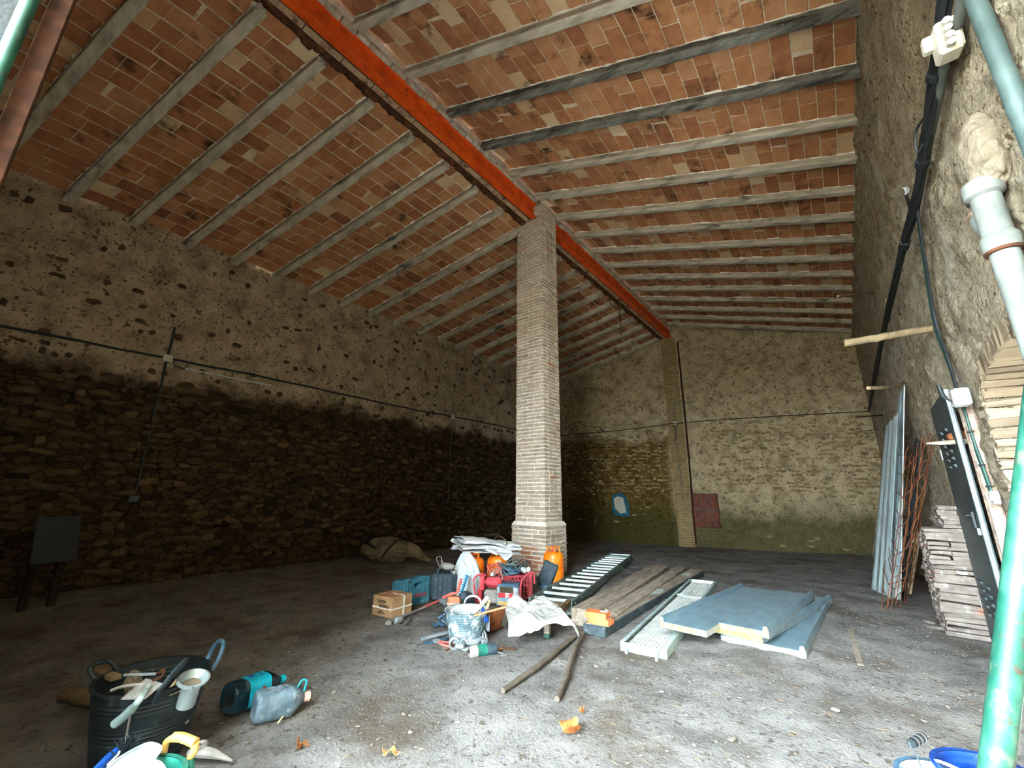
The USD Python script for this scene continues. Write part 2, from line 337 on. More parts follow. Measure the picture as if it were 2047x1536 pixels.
# ---- ceiling: flat brick vaults between the joists
ceil = struct('ceiling', roof, 'bed_mortar')
J_left = [((XL, -.07 + .65 * k), (-4.12, .80 + .672 * k)) for k in range(-2, 19)]
J_right = [((-3.72, 3.13 + .742 * k), (XR, 4.32 + .785 * k)) for k in range(-5, 14)]
JW, JH = .115, .155
def line_z(x, side): return roof_left(x) if side == 'l' else roof_right(x)
bricks, tones, beds = [], [], []
def vault(a, b, side, seed):
    """bricks between the joists a and b, laid in staggered rows"""
    g = np.random.default_rng(seed)
    (ax0, ay0), (ax1, ay1) = a; (bx0, by0), (bx1, by1) = b
    L = abs(ax1 - ax0); n = int(round(L / .185)); base = g.integers(0, 2)
    sl = (line_z(ax1, side) - line_z(ax0, side)) / (ax1 - ax0)
    ups = []
    for i in range(n):
        t0, t1 = i / n, (i + 1) / n; tm = (t0 + t1) / 2
        xm = ax0 + (ax1 - ax0) * tm
        ya = ay0 + (ay1 - ay0) * tm + .045; yb = by0 + (by1 - by0) * tm - .045
        W = yb - ya; zc = line_z(xm, side) + .125
        e = g.uniform(-.03, .03)
        cuts = [0, .62 + e, 1] if (i + base) % 2 else [0, .38 + e, 1]
        if g.random() < .16: cuts = [0, .5 + e, 1]
        if g.random() < .14: cuts = [0, .3 + e, .66, 1]
        for c0, c1 in zip(cuts[:-1], cuts[1:]):
            m = rough_box(abs(ax1 - ax0) / n - .009, (c1 - c0) * W - .009, .03, .004, int(g.integers(1e9)), .1)
            cm = (c0 + c1) / 2; rise = .022 * (1 - (2 * cm - 1) ** 2); tilt = math.atan2(.022 * -4 * (2 * cm - 1), W)
            m = rot(m, math.degrees(tilt) + g.normal(0, .8), (1, 0, 0)); m = rot(m, -math.degrees(math.atan(sl)) + g.normal(0, .6), (0, 1, 0))
            skew = (ay1 - ay0) / (ax1 - ax0)
            m = mv(m, (xm, ya + cm * W, zc + rise + g.normal(0, .0025)))
            v = np.array(m.vertices); v[:, 1] += (v[:, 0] - xm) * skew; m = _tm(v, m.faces)
            bricks.append(m)
            tones.append(float(np.clip(g.choice([g.normal(.30, .12), g.normal(.52, .10), g.normal(.68, .06), g.normal(.93, .05)], p=[.34, .38, .19, .09]), 0, 1)))
    def fn(u, v):
        x = ax0 + (ax1 - ax0) * u; ya = ay0 + (ay1 - ay0) * u; yb = by0 + (by1 - by0) * u
        return np.stack([x, ya + (yb - ya) * v, line_z(x, side) + .125 - .004 + .022 * (1 - (2 * v - 1) ** 2)], -1)
    beds.append(grid(fn, 12, 9))
for k in range(len(J_left) - 1): vault(J_left[k], J_left[k + 1], 'l', 100 + k)
for k in range(len(J_right) - 1): vault(J_right[k], J_right[k + 1], 'r', 200 + k)
def bay_end(a, side, sgn):
    (x0, y0), (x1, y1) = a
    def fn(u, v):
        x = x0 + (x1 - x0) * u; return np.stack([x, y0 + (y1 - y0) * u + sgn * v * 1.6, line_z(x, side) + .13 + 0 * v], -1)
    return grid(fn, 3, 3)
beds += [bay_end(J_left[0], 'l', -1), bay_end(J_right[0], 'r', -1), bay_end(J_left[-1], 'l', 1), bay_end(J_right[-1], 'r', 1)]
part(ceil, 'mortar_bed', cat(beds), 'bed_mortar')
pieces(ceil, 'brick', bricks, tones, 'ceiling_brick')

# ---- concrete joists
def joist(a, b, side, seed):
    g = np.random.default_rng(seed)
    (x0, y0), (x1, y1) = a, b
    ext = .06
    x0e, x1e = (x0 - ext, x1) if side == 'l' else (x0, x1 + ext)
    n = 26; xs = np.linspace(x0e, x1e, n); ys = y0 + (y1 - y0) * (xs - x0) / (x1 - x0); zs = line_z(xs, side)
    P = np.stack([xs, ys, zs], 1)
    w, h = JW / 2, JH
    base = np.array([(-w, .012), (-w + .012, 0), (w - .012, 0), (w, .012), (w, .05), (w - .018, .085), (w - .022, h), (-w + .022, h), (-w + .018, .085), (-w, .05)])
    V = []
    for i in range(n):
        j = g.normal(0, .0022, base.shape); q = base + j
        yy = q[:, 0]; V.append(np.stack([np.full(10, xs[i]) , ys[i] + yy, zs[i] + q[:, 1]], 1))
    k = 10; v = np.concatenate(V); f = []
    for i in range(n - 1):
        for j in range(k):
            p, q = i * k + j, i * k + (j + 1) % k
            f += [(p, q, q + k), (p, q + k, p + k)]
    c0 = len(v); v = np.vstack([v, V[0].mean(0), V[-1].mean(0)])
    for j in range(k): f += [(c0, (j + 1) % k, j), (c0 + 1, (n - 1) * k + j, (n - 1) * k + (j + 1) % k)]
    m = trimesh.Trimesh(v, f, process=False); m.fix_normals()
    # ragged mortar beads where the vault meets the joist
    beads = []
    for sgn in (-1, 1):
        xs2 = np.linspace(x0, x1, 70); ys2 = y0 + (y1 - y0) * (xs2 - x0) / (x1 - x0) + sgn * (w - .012); zs2 = line_z(xs2, side) + .128
        r = .012 + .008 * np.abs(g.normal(0, 1, 70)); beads.append(tube(np.stack([xs2, ys2 + g.normal(0, .003, 70), zs2 + g.normal(0, .004, 70)], 1), r, 5))
    return m, cat(beads)
ordinal = lambda k: ['first', 'second', 'third', 'fourth', 'fifth', 'sixth', 'seventh', 'eighth', 'ninth', 'tenth', 'eleventh', 'twelfth', 'thirteenth', 'fourteenth', 'fifteenth', 'sixteenth', 'seventeenth', 'eighteenth', 'nineteenth', 'twentieth', 'twenty-first', 'twenty-second', 'twenty-third', 'twenty-fourth', 'twenty-fifth', 'twenty-sixth', 'twenty-seventh', 'twenty-eighth', 'twenty-ninth', 'thirtieth'][k]
for side, JJ, lo, nm in (('l', J_left, 1, 'left'), ('r', J_right, 3, 'right')):
    vis = list(range(lo, len(JJ)))
    for k in range(len(JJ)):
        m, bd = joist(JJ[k][0], JJ[k][1], side, 400 + k + (50 if side == 'r' else 0))
        dark = side == 'r' and k in (5, 6)
        far = len(JJ) - 1 - k
        lab = f'{"dark stained" if dark else "grey"} concrete joist of the {nm} roof slope, {ordinal(far)} one counted from the back wall'
        c = np.array([JJ[k][0][0], JJ[k][0][1], float(line_z(JJ[k][0][0], side))])
        t = thing('concrete_joist', lab, 'joist', at=c, group=f'concrete joists of the {nm} roof slope')
        part(t, 'beam', mv(m, -c), 'dark_joist_concrete' if dark else 'joist_concrete', smooth=40)
        part(t, 'mortar_bead', mv(bd, -c), 'mortar', 'pale ragged mortar along the joist')

# ---- steel girder: two I beams side by side
gy0, gy1 = float(yfront(-3.9)) - .2, float(yback(-3.9)) + .05
gd = thing('steel_girder', 'long double steel girder painted orange-red, carried on the brick pillar', 'girder', at=(-3.91, gy0, 6.2))
LG = gy1 - gy0
def ibeam(x, w, h, tf=.016, tw=.009):
    return cat([box(w, LG, tf, (x, LG / 2, tf / 2), .002), box(w, LG, tf, (x, LG / 2, h - tf / 2), .002), box(tw, LG, h - 2 * tf, (x, LG / 2, h / 2))])
part(gd, 'red_beam', ibeam(.068, .125, .30), 'red_lead_paint', 'orange-red painted I beam')
part(gd, 'rusty_beam', ibeam(-.062, .125, .30), 'rusty_steel', 'rusty mortar-stained I beam')
gp = []
yy = .0
g_ = np.random.default_rng(5)
while yy < LG:
    l = g_.uniform(.25, .5); gp.append(mv(rough_box(.085, l - .012, .012, .003, int(g_.integers(1e9))), (-.05 + g_.normal(0, .004), yy + l / 2, -.004))); yy += l
for q in gp: part(gd, 'plaster_strip', q, 'beam_plaster', 'pinkish mortar-covered strip')
# rough mortar where the left joists bear on the girder, and the packing of tile pieces on the right
mb = []
for i in range(150):
    y = LG * i / 150; mb.append(mv(stone(900 + i, .12, .16, .15 + .05 * g_.random()), (-.175 + g_.normal(0, .008), y + g_.normal(0, .02), .06 + g_.normal(0, .012))))
part(gd, 'rough_mortar', cat(mb), 'rusty_steel', 'dark crumbly mortar along the girder', kind='stuff', smooth=True)
tp = []; yy = 0
while yy < LG:
    l = g_.uniform(.18, .34); tp.append((yy, l)); yy += l
for yy, l in tp: part(gd, 'packing_tile', mv(rough_box(.06, l - .015, .07, .006, int(g_.integers(1e9))), (.155 + g_.normal(0, .006), yy + l / 2, .30 + g_.normal(0, .005))), 'joist_concrete')

# ---- the brick pillar
def brick_prism(cx, cy, w, d, z0, z1, course, bl, seed, proud=0.0, tone_fn=None, faces='all', joint=.0145):
    """courses of bricks around a rectangular core"""
    g = np.random.default_rng(seed); out, tn = [], []
    n = int(round((z1 - z0) / course)); ch = (z1 - z0) / n; bd = .13
    for i in range(n):
        z = z0 + (i + .5) * ch; odd = i % 2
        def run(L, off):
            cuts = [0.0]; x = bl / 2 if off else bl
            x *= g.uniform(.9, 1.1)
            while x < L - .07: cuts.append(x); x += bl * g.uniform(.9, 1.1)
            return cuts + [L]
        runs = []
        for s in (-1, 1):
            c = run(w, odd)
            for a, b in zip(c[:-1], c[1:]): runs.append((cx - w / 2 + (a + b) / 2, cy + s * (d / 2 - bd / 2), b - a - joint, bd, 'y', s))
        for s in (-1, 1):
            c = run(d - 2 * bd, 1 - odd)
            for a, b in zip(c[:-1], c[1:]): runs.append((cx + s * (w / 2 - bd / 2), cy - d / 2 + bd + (a + b) / 2, bd, b - a - joint, 'x', s))
        for x, y, sx, sy, ax, s in runs:
            if sx <= .02 or sy <= .02: continue
            m = rough_box(sx, sy, ch - joint * g.uniform(.8, 1.5), .006, int(g.integers(1e9)), .2)
            m = rot(m, g.normal(0, .7), (0, 1, 0) if ax == 'y' else (1, 0, 0))
            o = g.normal(0, .0022) + proud
            m = mv(m, (x + (s * o if ax == 'x' else 0), y + (s * o if ax == 'y' else 0), z + g.normal(0, .001)))
            out.append(m); tn.append(tone_fn(x, y, z, g) if tone_fn else float(np.clip(g.normal(.5, .2), 0, 1)))
    return out, tn
PX, PY = -3.945, 5.68
PZT = 6.46
pl = thing('brick_pillar', 'tall square brick pillar on a wider brick base, carrying the girder', 'pillar', at=(PX, PY, 0))
def tone_shaft(x, y, z, g): return float(np.clip(g.normal(.42, .13), .05, .68)) if g.random() > .02 else .76
def tone_base(x, y, z, g):
    hot = z < .42 and x < -3.7 and y < 5.6 and z > .02
    return float(np.clip(g.normal(.88, .08), .74, 1)) if hot and g.random() < .85 else float(np.clip(g.normal(.35, .14), .05, .66))
b1, t1 = brick_prism(0, 0, .667, .59, -.03, .70, .060, .27, 31, tone_fn=lambda x, y, z, g: tone_base(x + PX, y + PY, z, g))
b2, t2 = brick_prism(0, 0, .585, .50, .75, 6.20, .0595, .255, 32, tone_fn=tone_shaft)
# seat: only the right side of the top rises beside the girder
b3, t3 = brick_prism(.185, 0, .215, .50, 6.20, PZT, .06, .2, 33, tone_fn=tone_shaft)
core = cat([box(.667 - .026, .59 - .026, .76, (0, 0, .33)), box(.585 - .022, .50 - .022, 5.5, (0, 0, 3.45)), box(.19, .478, .27, (.185, 0, 6.325))])
part(pl, 'mortar_core', core, 'mortar', 'pale mortar between the bricks')
cap = trimesh.Trimesh([(sx * w / 2, sy * d / 2, z) for w, d, z in ((.667, .59, .70), (.60, .515, .755)) for sx in (-1, 1) for sy in (-1, 1)]).convex_hull
part(pl, 'base_cap', cap, 'mortar', 'sloping mortar cap of the base')
pieces(pl, 'brick', b1 + b2 + b3, t1 + t2 + t3, 'pillar_brick')

# ---- pilaster against the back wall
pb_ang = math.degrees(math.atan(.30))
pt = thing('brick_pilaster', 'narrow brick pilaster on the back wall under the girder end', 'pilaster', at=(-3.92, float(yback(-3.92)) - .07, 0), rz=pb_ang)
b4, t4 = brick_prism(0, 0, .44, .28, -.28, 6.2, .062, .21, 41)
surf('pilaster_mortar', ['#7a6a4c', '#93815f', '#a28f6c'], scale=9, rough=.95, bump=.4, spec=.1)
part(pt, 'mortar_core', box(.425, .262, 6.46, (0, 0, 2.96)), 'pilaster_mortar', 'mortar between the bricks')
pieces(pt, 'brick', b4, t4, 'pilaster_brick')

# ---- recess in the right wall: brick arch, brick jamb, plastered back
NCY, NHW = (NY0 + NY1) / 2, (NY1 - NY0) / 2
surf('arch_brick', ['#57493a', '#6d5d4b', '#7d6b56'], scale=9, detail=8, rough=.92, bump=.5, bscale=60, bdist=.008, spec=.12, tone=[(0, '#4c3f31'), (1, '#75644f')])  # darker than the jamb brick: the soffit's shade is put into the colour
surf('jamb_brick', ['#6a5d4d', '#877967', '#968976'], scale=9, detail=8, rough=.92, bump=.5, bscale=60, bdist=.008, spec=.12, tone=[(0, '#635443'), (1, '#8b7c69')])
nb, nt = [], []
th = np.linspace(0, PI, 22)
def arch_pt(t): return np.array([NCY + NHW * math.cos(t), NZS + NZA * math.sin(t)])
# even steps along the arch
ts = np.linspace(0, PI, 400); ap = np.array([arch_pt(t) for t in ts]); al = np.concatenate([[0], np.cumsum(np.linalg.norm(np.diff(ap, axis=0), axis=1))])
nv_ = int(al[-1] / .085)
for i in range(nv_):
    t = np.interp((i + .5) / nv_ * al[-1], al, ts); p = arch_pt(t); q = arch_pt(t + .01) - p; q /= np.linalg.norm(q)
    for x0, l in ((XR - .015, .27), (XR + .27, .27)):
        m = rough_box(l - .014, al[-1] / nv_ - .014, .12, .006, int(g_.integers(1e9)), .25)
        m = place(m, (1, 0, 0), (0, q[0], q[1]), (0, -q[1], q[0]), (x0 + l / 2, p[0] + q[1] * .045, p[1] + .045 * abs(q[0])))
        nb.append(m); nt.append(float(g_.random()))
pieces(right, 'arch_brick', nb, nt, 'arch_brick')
jb, jt = [], []
for i in range(30):
    z = -.2 + i * .067
    off = .0 if i % 2 else .13
    for x0, l in ((XR - .02, .26 - off * .5), (XR + .24 - off * .5, .28), (XR + .52 - off * .5, .2)):
        if z < 1.1 and g_.random() < .45: continue
        jb.append(mv(rough_box(l - .012, .12, .055, .008, int(g_.integers(1e9)), .3), (x0 + l / 2, NY1 + .045 + g_.normal(0, .006), z + .03))); jt.append(float(g_.random()))
pieces(right, 'jamb_brick', jb, jt, 'jamb_brick')
prof = [(NY0, -.3)] + [(NY0, NZS)] + [tuple(arch_pt(t)) for t in np.linspace(PI, 0, 30)] + [(NY1, -.3)]
prof = np.array(prof); prof[:, 0] = NCY + (prof[:, 0] - NCY) * 1.02; prof[:, 1] += .02
def niche_fn(u, v):
    k = u * (len(prof) - 1); i = np.clip(k.astype(int), 0, len(prof) - 2); f = (k - i)[..., None]
    p = prof[i] * (1 - f) + prof[i + 1] * f
    return np.stack([XR - .01 + .62 * v, p[..., 0], p[..., 1]], -1)
nm_ = cat([grid(niche_fn, 120, 8), box(.05, 2.2, 2.9, (XR + .62, NCY, 1.0))])
part(right, 'recess_lining', nm_, 'plaster_right')

# ---- stones standing proud of the walls
def wall_stones(n_rows, z0, z1, span, seed, sz, prob, hi=9):
    g = np.random.default_rng(seed); out, tn = [], []
    for r in range(n_rows):
        z = z0 + (z1 - z0) * (r + .5) / n_rows; s = span[0] + g.uniform(0, .2)
        while s < span[1]:
            l = g.uniform(.6, 1.7) * sz[0]; h = g.uniform(.7, 1.25) * sz[1]
            if g.random() < prob(s, z):
                m = stone(int(g.integers(1e9)), l * (.55 if z > hi else 1), sz[2] * g.uniform(.7, 1.3) * (.6 if z > hi else 1), h * (.85 if z > hi else 1), .20 if z > hi else .12); m = rot(m, g.normal(0, 9), (0, 1, 0))
                out.append(mv(m, (s + l / 2, g.normal(0, .007), z + g.normal(0, .02)))); tn.append(float(np.clip(g.normal(.45, .25), 0, 1)))
            s += l * .96 + .006
    return out, tn
pl_ = lambda s, z: .62 if z < 2.35 + .5 * math.sin(s * 1.7) * .6 else (.22 if z < 3.0 else .10)
sm, st = wall_stones(44, -.1, 4.75, (-1.4, 12.1), 51, (.15, .085, .10), pl_, 2.75)
sm = [place(m, (0, 1, 0), (-1, 0, 0), (0, 0, 1), (XL + .005, 0, 0)) for m in sm]
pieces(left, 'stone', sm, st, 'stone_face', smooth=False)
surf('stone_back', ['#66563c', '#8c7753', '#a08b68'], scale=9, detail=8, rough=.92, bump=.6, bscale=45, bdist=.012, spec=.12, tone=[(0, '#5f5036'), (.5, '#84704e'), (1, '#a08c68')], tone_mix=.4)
pb_ = lambda s, z: .04 if z < 1.2 else .55 if 1.3 < z < 3.1 else (.25 if z < 3.6 else .06)
bm, bt = wall_stones(52, -.2, 5.6, (0, 8.65), 52, (.11, .07, .07), pb_)
cs, sn = math.cos(math.atan(.30)), math.sin(math.atan(.30))
bm = [place(m, (cs, sn, 0), (-sn, cs, 0), (0, 0, 1), (XL, float(yback(XL)), 0)) for m in bm]
keep = [k for k, m in enumerate(bm) if not (-4.25 < m.vertices[:, 0].mean() < -2.95)]
pieces(back, 'stone', [bm[k] for k in keep], [bt[k] for k in keep], 'stone_back', limit=200)
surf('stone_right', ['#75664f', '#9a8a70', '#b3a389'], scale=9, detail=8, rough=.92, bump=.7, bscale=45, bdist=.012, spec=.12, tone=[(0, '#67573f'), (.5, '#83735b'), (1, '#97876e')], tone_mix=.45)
def pr_(s, z):
    if s < 4.1 + .15 and s > NY0 - .3 and z < 2.25: return 0
    return .4 if s < 4.6 and z < 1.3 else 0
rm, rt = wall_stones(70, .05, 5.5, (1.6, 14.4), 53, (.085, .055, .045), pr_)
rm = [place(m, (0, 1, 0), (-1, 0, 0), (0, 0, 1), (XR - .002, 0, 0)) for m in rm]
kr = [k for k, m in enumerate(rm) if not (4.4 < m.vertices[:, 1].mean() < 5.75 and m.vertices[:, 2].mean() < 2.15)]
pieces(right, 'stone', [rm[k] for k in kr], [rt[k] for k in kr], 'stone_right')

# ---- loose grit, splinters and rubble on the floor
def gritty():
    g = np.random.default_rng(61); out = []
    for k in range(7000):
        x = g.uniform(XL + .2, XR - .1); y = g.uniform(.6, 9.0) if k % 4 else g.uniform(.6, 13)
        if k % 3 and k < 6000: x = g.uniform(-3.4, .7); y = g.uniform(1.0, 6.0)
        s = abs(g.normal(0, .0022)) + .0018
        if g.random() < .02: s *= 2.6
        v = _V0 * (1 + g.normal(0, .2, (12, 1))) * np.array([g.uniform(.7, 2.2), g.uniform(.6, 1.3), .55]) * s
        a = g.uniform(0, PI); v[:, :2] = v[:, :2] @ np.array([[math.cos(a), math.sin(a)], [-math.sin(a), math.cos(a)]])
        out.append(trimesh.Trimesh(v + [x, y, float(zfloor(y)) + s * .15], _F0, process=False))
    return cat(out)
surf('grit', ['#554d44', '#766d63', '#918980'], scale=30, rough=.9, bump=.3, spec=.2)
single('floor_grit', gritty(), 'grit', 'loose grit, mortar crumbs and small stones strewn over the earth floor', 'rubble', kind='stuff')
def twigs():
    g = np.random.default_rng(62); out = []
    for k in range(420):
        x = g.uniform(-3.2, .65); y = g.uniform(1.0, 6.5); a = g.normal(2.2, .7); l = g.uniform(.015, .06)
        d = np.array([math.cos(a), math.sin(a), 0]); n = np.array([-d[1], d[0], 0]); p = np.array([x, y, float(zfloor(y)) + .006])
        out.append(tube(np.array([p, p + d * l * .5 + n * g.normal(0, .006), p + d * l]), [.0016, .0022, .0012], 4))
    return cat(out)
surf('straw', ['#4b3c2a', '#6e5a40', '#8f7b5d'], scale=12, rough=.9, bump=.1)
single('floor_straw', twigs(), 'straw', 'dry straw and splinters scattered over the floor in the daylight', 'straw', kind='stuff')

# ---- gate opening: left post seen at the top left corner of the view
surf('green_paint', ['#04241c', '#0a3d30', '#2a5646'], scale=9, detail=8, rough=.5, bump=.15, bscale=70, bdist=.003, spec=.5, spots=[('#46503f', 14, .56, .66), ('#33261b', 22, .62, .70)], coord='object')
surf('dark_metal', ['#14181a', '#22292b'], scale=8, rough=.5, spec=.4)
surf('dark_rust', ['#1d100a', '#331c10', '#452818'], scale=20, rough=.9, bump=.3, spec=.15)
surf('absorber_sheet', ['#0a1f1a', '#123029'], scale=6, rough=.7, bump=.1, spec=.3)
gl = thing('gate_leaf', 'added unseen dark green sheet metal leaf by the outer wall, absorbing daylight', 'gate', at=(.70, -.45, 0))  # added out of view to absorb light and darken the left interior
part(gl, 'sheet', box(.012, 2.3, 3.45, (0, -1.15, 1.80), .003), 'absorber_sheet')
for y in (-.02, -2.28): part(gl, 'frame_tube', rod((-.03, y, .05), (-.03, y, 3.53), .025, 12), 'green_paint', smooth=50)
for z in (.08, 1.8, 3.5): part(gl, 'cross_tube', rod((-.03, -.02, z), (-.03, -2.28, z), .022, 12), 'green_paint', smooth=50)
gx, gy, _ = (-1.720, -0.216, 2.482)
gp_ = thing('gate_post', 'green tubular gate post with a rusty angle iron at the left jamb', 'gate post', at=(gx, gy, 0))
part(gp_, 'green_tube', tube(np.array([[0, 0, z] for z in np.linspace(-.01, LINTEL, 12)]), .0175, 14), 'green_paint', 'green painted tube', smooth=50)
part(gp_, 'angle_iron', cat([box(.006, .044, LINTEL, (-.02, .052, LINTEL / 2), .002), box(.04, .006, LINTEL, (-.04, .072, LINTEL / 2), .002)]), 'dark_rust', 'rusty angle iron with inward shade in its dark colour')  # rust darkened in colour for the shade on its inward side
part(gp_, 'flat_bar', box(.01, .05, LINTEL, (-.01, -.04, LINTEL / 2), .002), 'dark_metal', 'black strip standing in for the shaded gap beside the tube')  # black strip painted in for the shaded gap between frame and jamb
for z in (.5, 1.6): part(gp_, 'hinge', cat([rod((-.012, .018, z - .05), (-.012, .018, z + .05), .009, 10), box(.02, .08, .025, (-.025, .02, z))]), 'rusty_steel')

# ================================================================ fittings on the walls
surf('black_rubber', ['#0d1012', '#181c1e'], scale=10, rough=.6, bump=.1, spec=.4)
surf('grey_conduit', ['#3a3d3b', '#4d504c', '#5c5f5a'], scale=8, rough=.6, spec=.4)
surf('pipe_green_grey', ['#2c3936', '#394642', '#45524d'], scale=9, rough=.55, bump=.1, spec=.4)
surf('cable_green', ['#16352e', '#214a3f'], scale=9, rough=.5, spec=.4)
surf('beige_plastic', ['#a39b8a', '#b9b1a0', '#c4bdac'], scale=9, rough=.55, bump=.05, spec=.4)
surf('white_plastic', ['#a5a9a6', '#b9bcb8'], scale=9, rough=.45, bump=.03, spec=.5)
surf('cement_pipe', ['#565852', '#696b64', '#777973'], scale=7, detail=8, rough=.85, bump=.3, bscale=60, bdist=.004, spec=.2, spots=[('#6d6c64', 12, .6, .7)])
surf('cement_lump', ['#6a5e4e', '#827562', '#918570'], scale=7, detail=8, rough=.95, bump=.8, bscale=40, bdist=.02, spec=.1)
surf('old_wood', ['#4c3e2d', '#77644a', '#957f60'], scale=6, detail=9, rough=.85, bump=.4, bscale=30, bdist=.004, spec=.2, coord='object')
surf('grey_wood', ['#5d564b', '#87796a', '#a09283'], scale=5, detail=9, rough=.88, bump=.4, bscale=26, bdist=.004, spec=.2, coord='object', stretch=(.6, 6, 6), spots=[('#4b4339', 4, .6, .72), ('#b3a79a', 9, .62, .7)])
surf('rust', ['#3f2115', '#6b3a20', '#8a4f2c'], scale=14, detail=9, rough=.85, bump=.4, bscale=70, bdist=.003, spec=.25)
surf('galvanised', ['#7f8a8c', '#98a4a5', '#adb7b6'], scale=6, detail=8, rough=.42, bump=.08, bscale=50, bdist=.003, spec=.5, metallic=.45, spots=[('#5f6a6c', 7, .6, .72)], coord='object', stretch=(3, 3, .5))
surf('door_paint', ['#1b2728', '#283536', '#33403f'], scale=5, detail=8, rough=.5, bump=.1, spec=.45, spots=[('#4c5653', 11, .6, .74)])
surf('aluminium', ['#6b7475', '#808a8a', '#929b9a'], scale=14, rough=.38, metallic=.7, spec=.5, bump=.05)
surf('pink_concrete', ['#7d6658', '#a18b7c', '#b8a595'], scale=26, detail=8, rough=.95, bump=.9, bscale=60, bdist=.01, spec=.1)
surf('glass_dark', ['#3b3526', '#4a4230'], scale=3, rough=.15, spec=.6)
surf('rope', ['#4a3b2a', '#6b573d'], scale=60, rough=.95, bump=.4, bscale=200)
surf('spray_blue', ['#13384a', '#1d5064', '#2b6577'], scale=12, rough=.9)
surf('limewash', ['#9d9685', '#b5ae9c'], scale=8, rough=.95)

# left wall cables
X0 = XL + .045
def sag(y0, y1, z, n=40, s=5): y = np.linspace(y0, y1, n); return np.stack([np.full(n, X0) + .008 * np.sin(y * 3), y, z + .015 * np.sin(y * 1.1 + s) + .006 * np.sin(y * 6)], 1)
single('wall_cable', tube(sag(-1.3, 12.1, 3.03), .017, 6), 'black_rubber', 'black cable running level along the whole left stone wall', 'cable', smooth=50)
for nm, y, z0, z1, lab in (('', 1.31, 1.10, 3.52, 'grey'), ('', 6.99, 1.02, 3.40, 'thin')):
    t = thing('wall_conduit', 'upright conduit with socket on the left wall, ' + ('nearer the gate' if y < 3 else 'nearer the brick pillar'), 'conduit', at=(X0 - .005, y, 0))
    part(t, 'tube', tube(np.array([[.004 * math.sin(k), .006 * math.sin(k * 1.7), z] for k, z in enumerate(np.linspace(z0, z1, 14))]), .016 if y < 3 else .010, 6), 'black_rubber' if y < 3 else 'grey_conduit', smooth=50)
    part(t, 'junction_box', box(.06, .11, .10, (.02, 0, 3.03), .01), 'beige_plastic', 'pale junction box')
    part(t, 'socket_box', cat([box(.05, .11, .09, (.0, 0, z0 - .04), .008)]), 'dark_metal', 'dark socket box')
t = thing('tube_lamp', 'slim white unlit tube lamp fixed below the cable on the left wall', 'lamp', at=(XL + .07, 1.55, 2.925))
part(t, 'tube', rod((0, .02, 0), (0, 1.15, -.005), .012, 10), 'white_plastic', smooth=50)
part(t, 'end_holder', box(.03, .03, .035, (-.01, .0, 0), .004), 'white_plastic'); part(t, 'end_holder', box(.03, .03, .035, (-.01, 1.17, 0), .004), 'white_plastic')
part(t, 'lead', tube(curve([(-.02, -.02, 0), (-.02, -.12, .01), (-.02, -.16, .06), (-.02, -.15, .11)]), .007, 6), 'black_rubber')

# back wall cable, pilaster conduit and pipe
cp = curve([(0.777, 14.651, 3.437), (-1.191, 14.060, 3.440), (-3.372, 13.406, 3.407), (-3.647, 13.094, 3.344), (-4.078, 12.965, 3.337), (-4.391, 13.100, 3.338), (-5.798, 12.678, 3.232), (-7.693, 12.110, 3.152)], 60)
single('wall_cable', tube(cp, .014, 6), 'black_rubber', 'thin dark cable running level across the back wall and over the pilaster', 'cable', smooth=50)
single('wall_cable', tube(curve([(-7.545, 12.165, 2.306), (-6.881, 12.364, 2.291), (-5.621, 12.742, 2.326), (-4.442, 13.096, 2.359)], 30), .006, 5), 'black_rubber', 'hair-thin lower wire across the back wall left of the pilaster', 'cable')
t = thing('wall_conduit', 'conduit with junction box running down the face of the back pilaster', 'conduit', at=(-3.875, 13.057, 3.362))
o = np.array((-3.875, 13.057, 3.362))
L_ = lambda pts: [np.array(p) - o for p in pts]
part(t, 'tube', tube(curve(L_([(-3.357, 13.358, 4.002), (-3.578, 13.188, 4.017), (-3.789, 13.083, 4.042), (-3.866, 13.060, 3.967), (-3.895, 13.051, 3.616), (-3.875, 13.057, 3.362), (-3.877, 13.056, 2.073), (-3.865, 13.060, 1.008)]), 50), .012, 6), 'grey_conduit', smooth=50)
part(t, 'lead', tube(curve(L_([(-3.930, 13.019, 3.299), (-3.877, 13.035, 3.108), (-3.908, 13.026, 2.908), (-3.950, 13.014, 2.740)]), 20), .012, 6), 'black_rubber')
part(t, 'junction_box', box(.10, .06, .09, (0, 0, 0), .01), 'beige_plastic')
single('drain_pipe', tube(curve([(-3.625, 13.278, 6.081), (-3.630, 13.277, 3.148), (-3.687, 13.259, -0.162)], 16), .026, 8), 'dark_rust', 'thin rusty pipe running down the right edge of the back pilaster', 'pipe', smooth=50)

# barred opening low in the back wall
wy = float(yback(-3.36))
p = numbered('/World', 'window_1'); wx = UsdGeom.Xform.Define(stage, p); wx.AddTranslateOp().Set(Gf.Vec3d(-3.36, wy - .03, .28)); wx.AddRotateXYZOp().Set(Gf.Vec3f(0, 0, pb_ang)); meta(wx.GetPrim(), kind='structure')
surf('red_board', ['#4a2216', '#6d3420', '#83442a'], scale=8, rough=.85, bump=.3, spec=.2)
sb0 = part(p, 'shutter_board', box(.66, .03, .95, (0, 0, .475), .004), 'red_board')
part(p, 'frame', cat([box(.70, .05, .03, (0, -.03, .94), .003), box(.70, .05, .03, (0, -.03, .015), .003), box(.03, .05, .95, (-.34, -.03, .475), .003), box(.03, .05, .95, (.34, -.03, .475), .003)]), 'rusty_steel')
for k in range(7): part(p, 'bar', box(.022, .022, .93, (-.255 + .085 * k, -.045, .475), .003), 'dark_metal')
part(p, 'cross_bar', box(.68, .012, .03, (0, -.06, .50), .002), 'dark_metal')

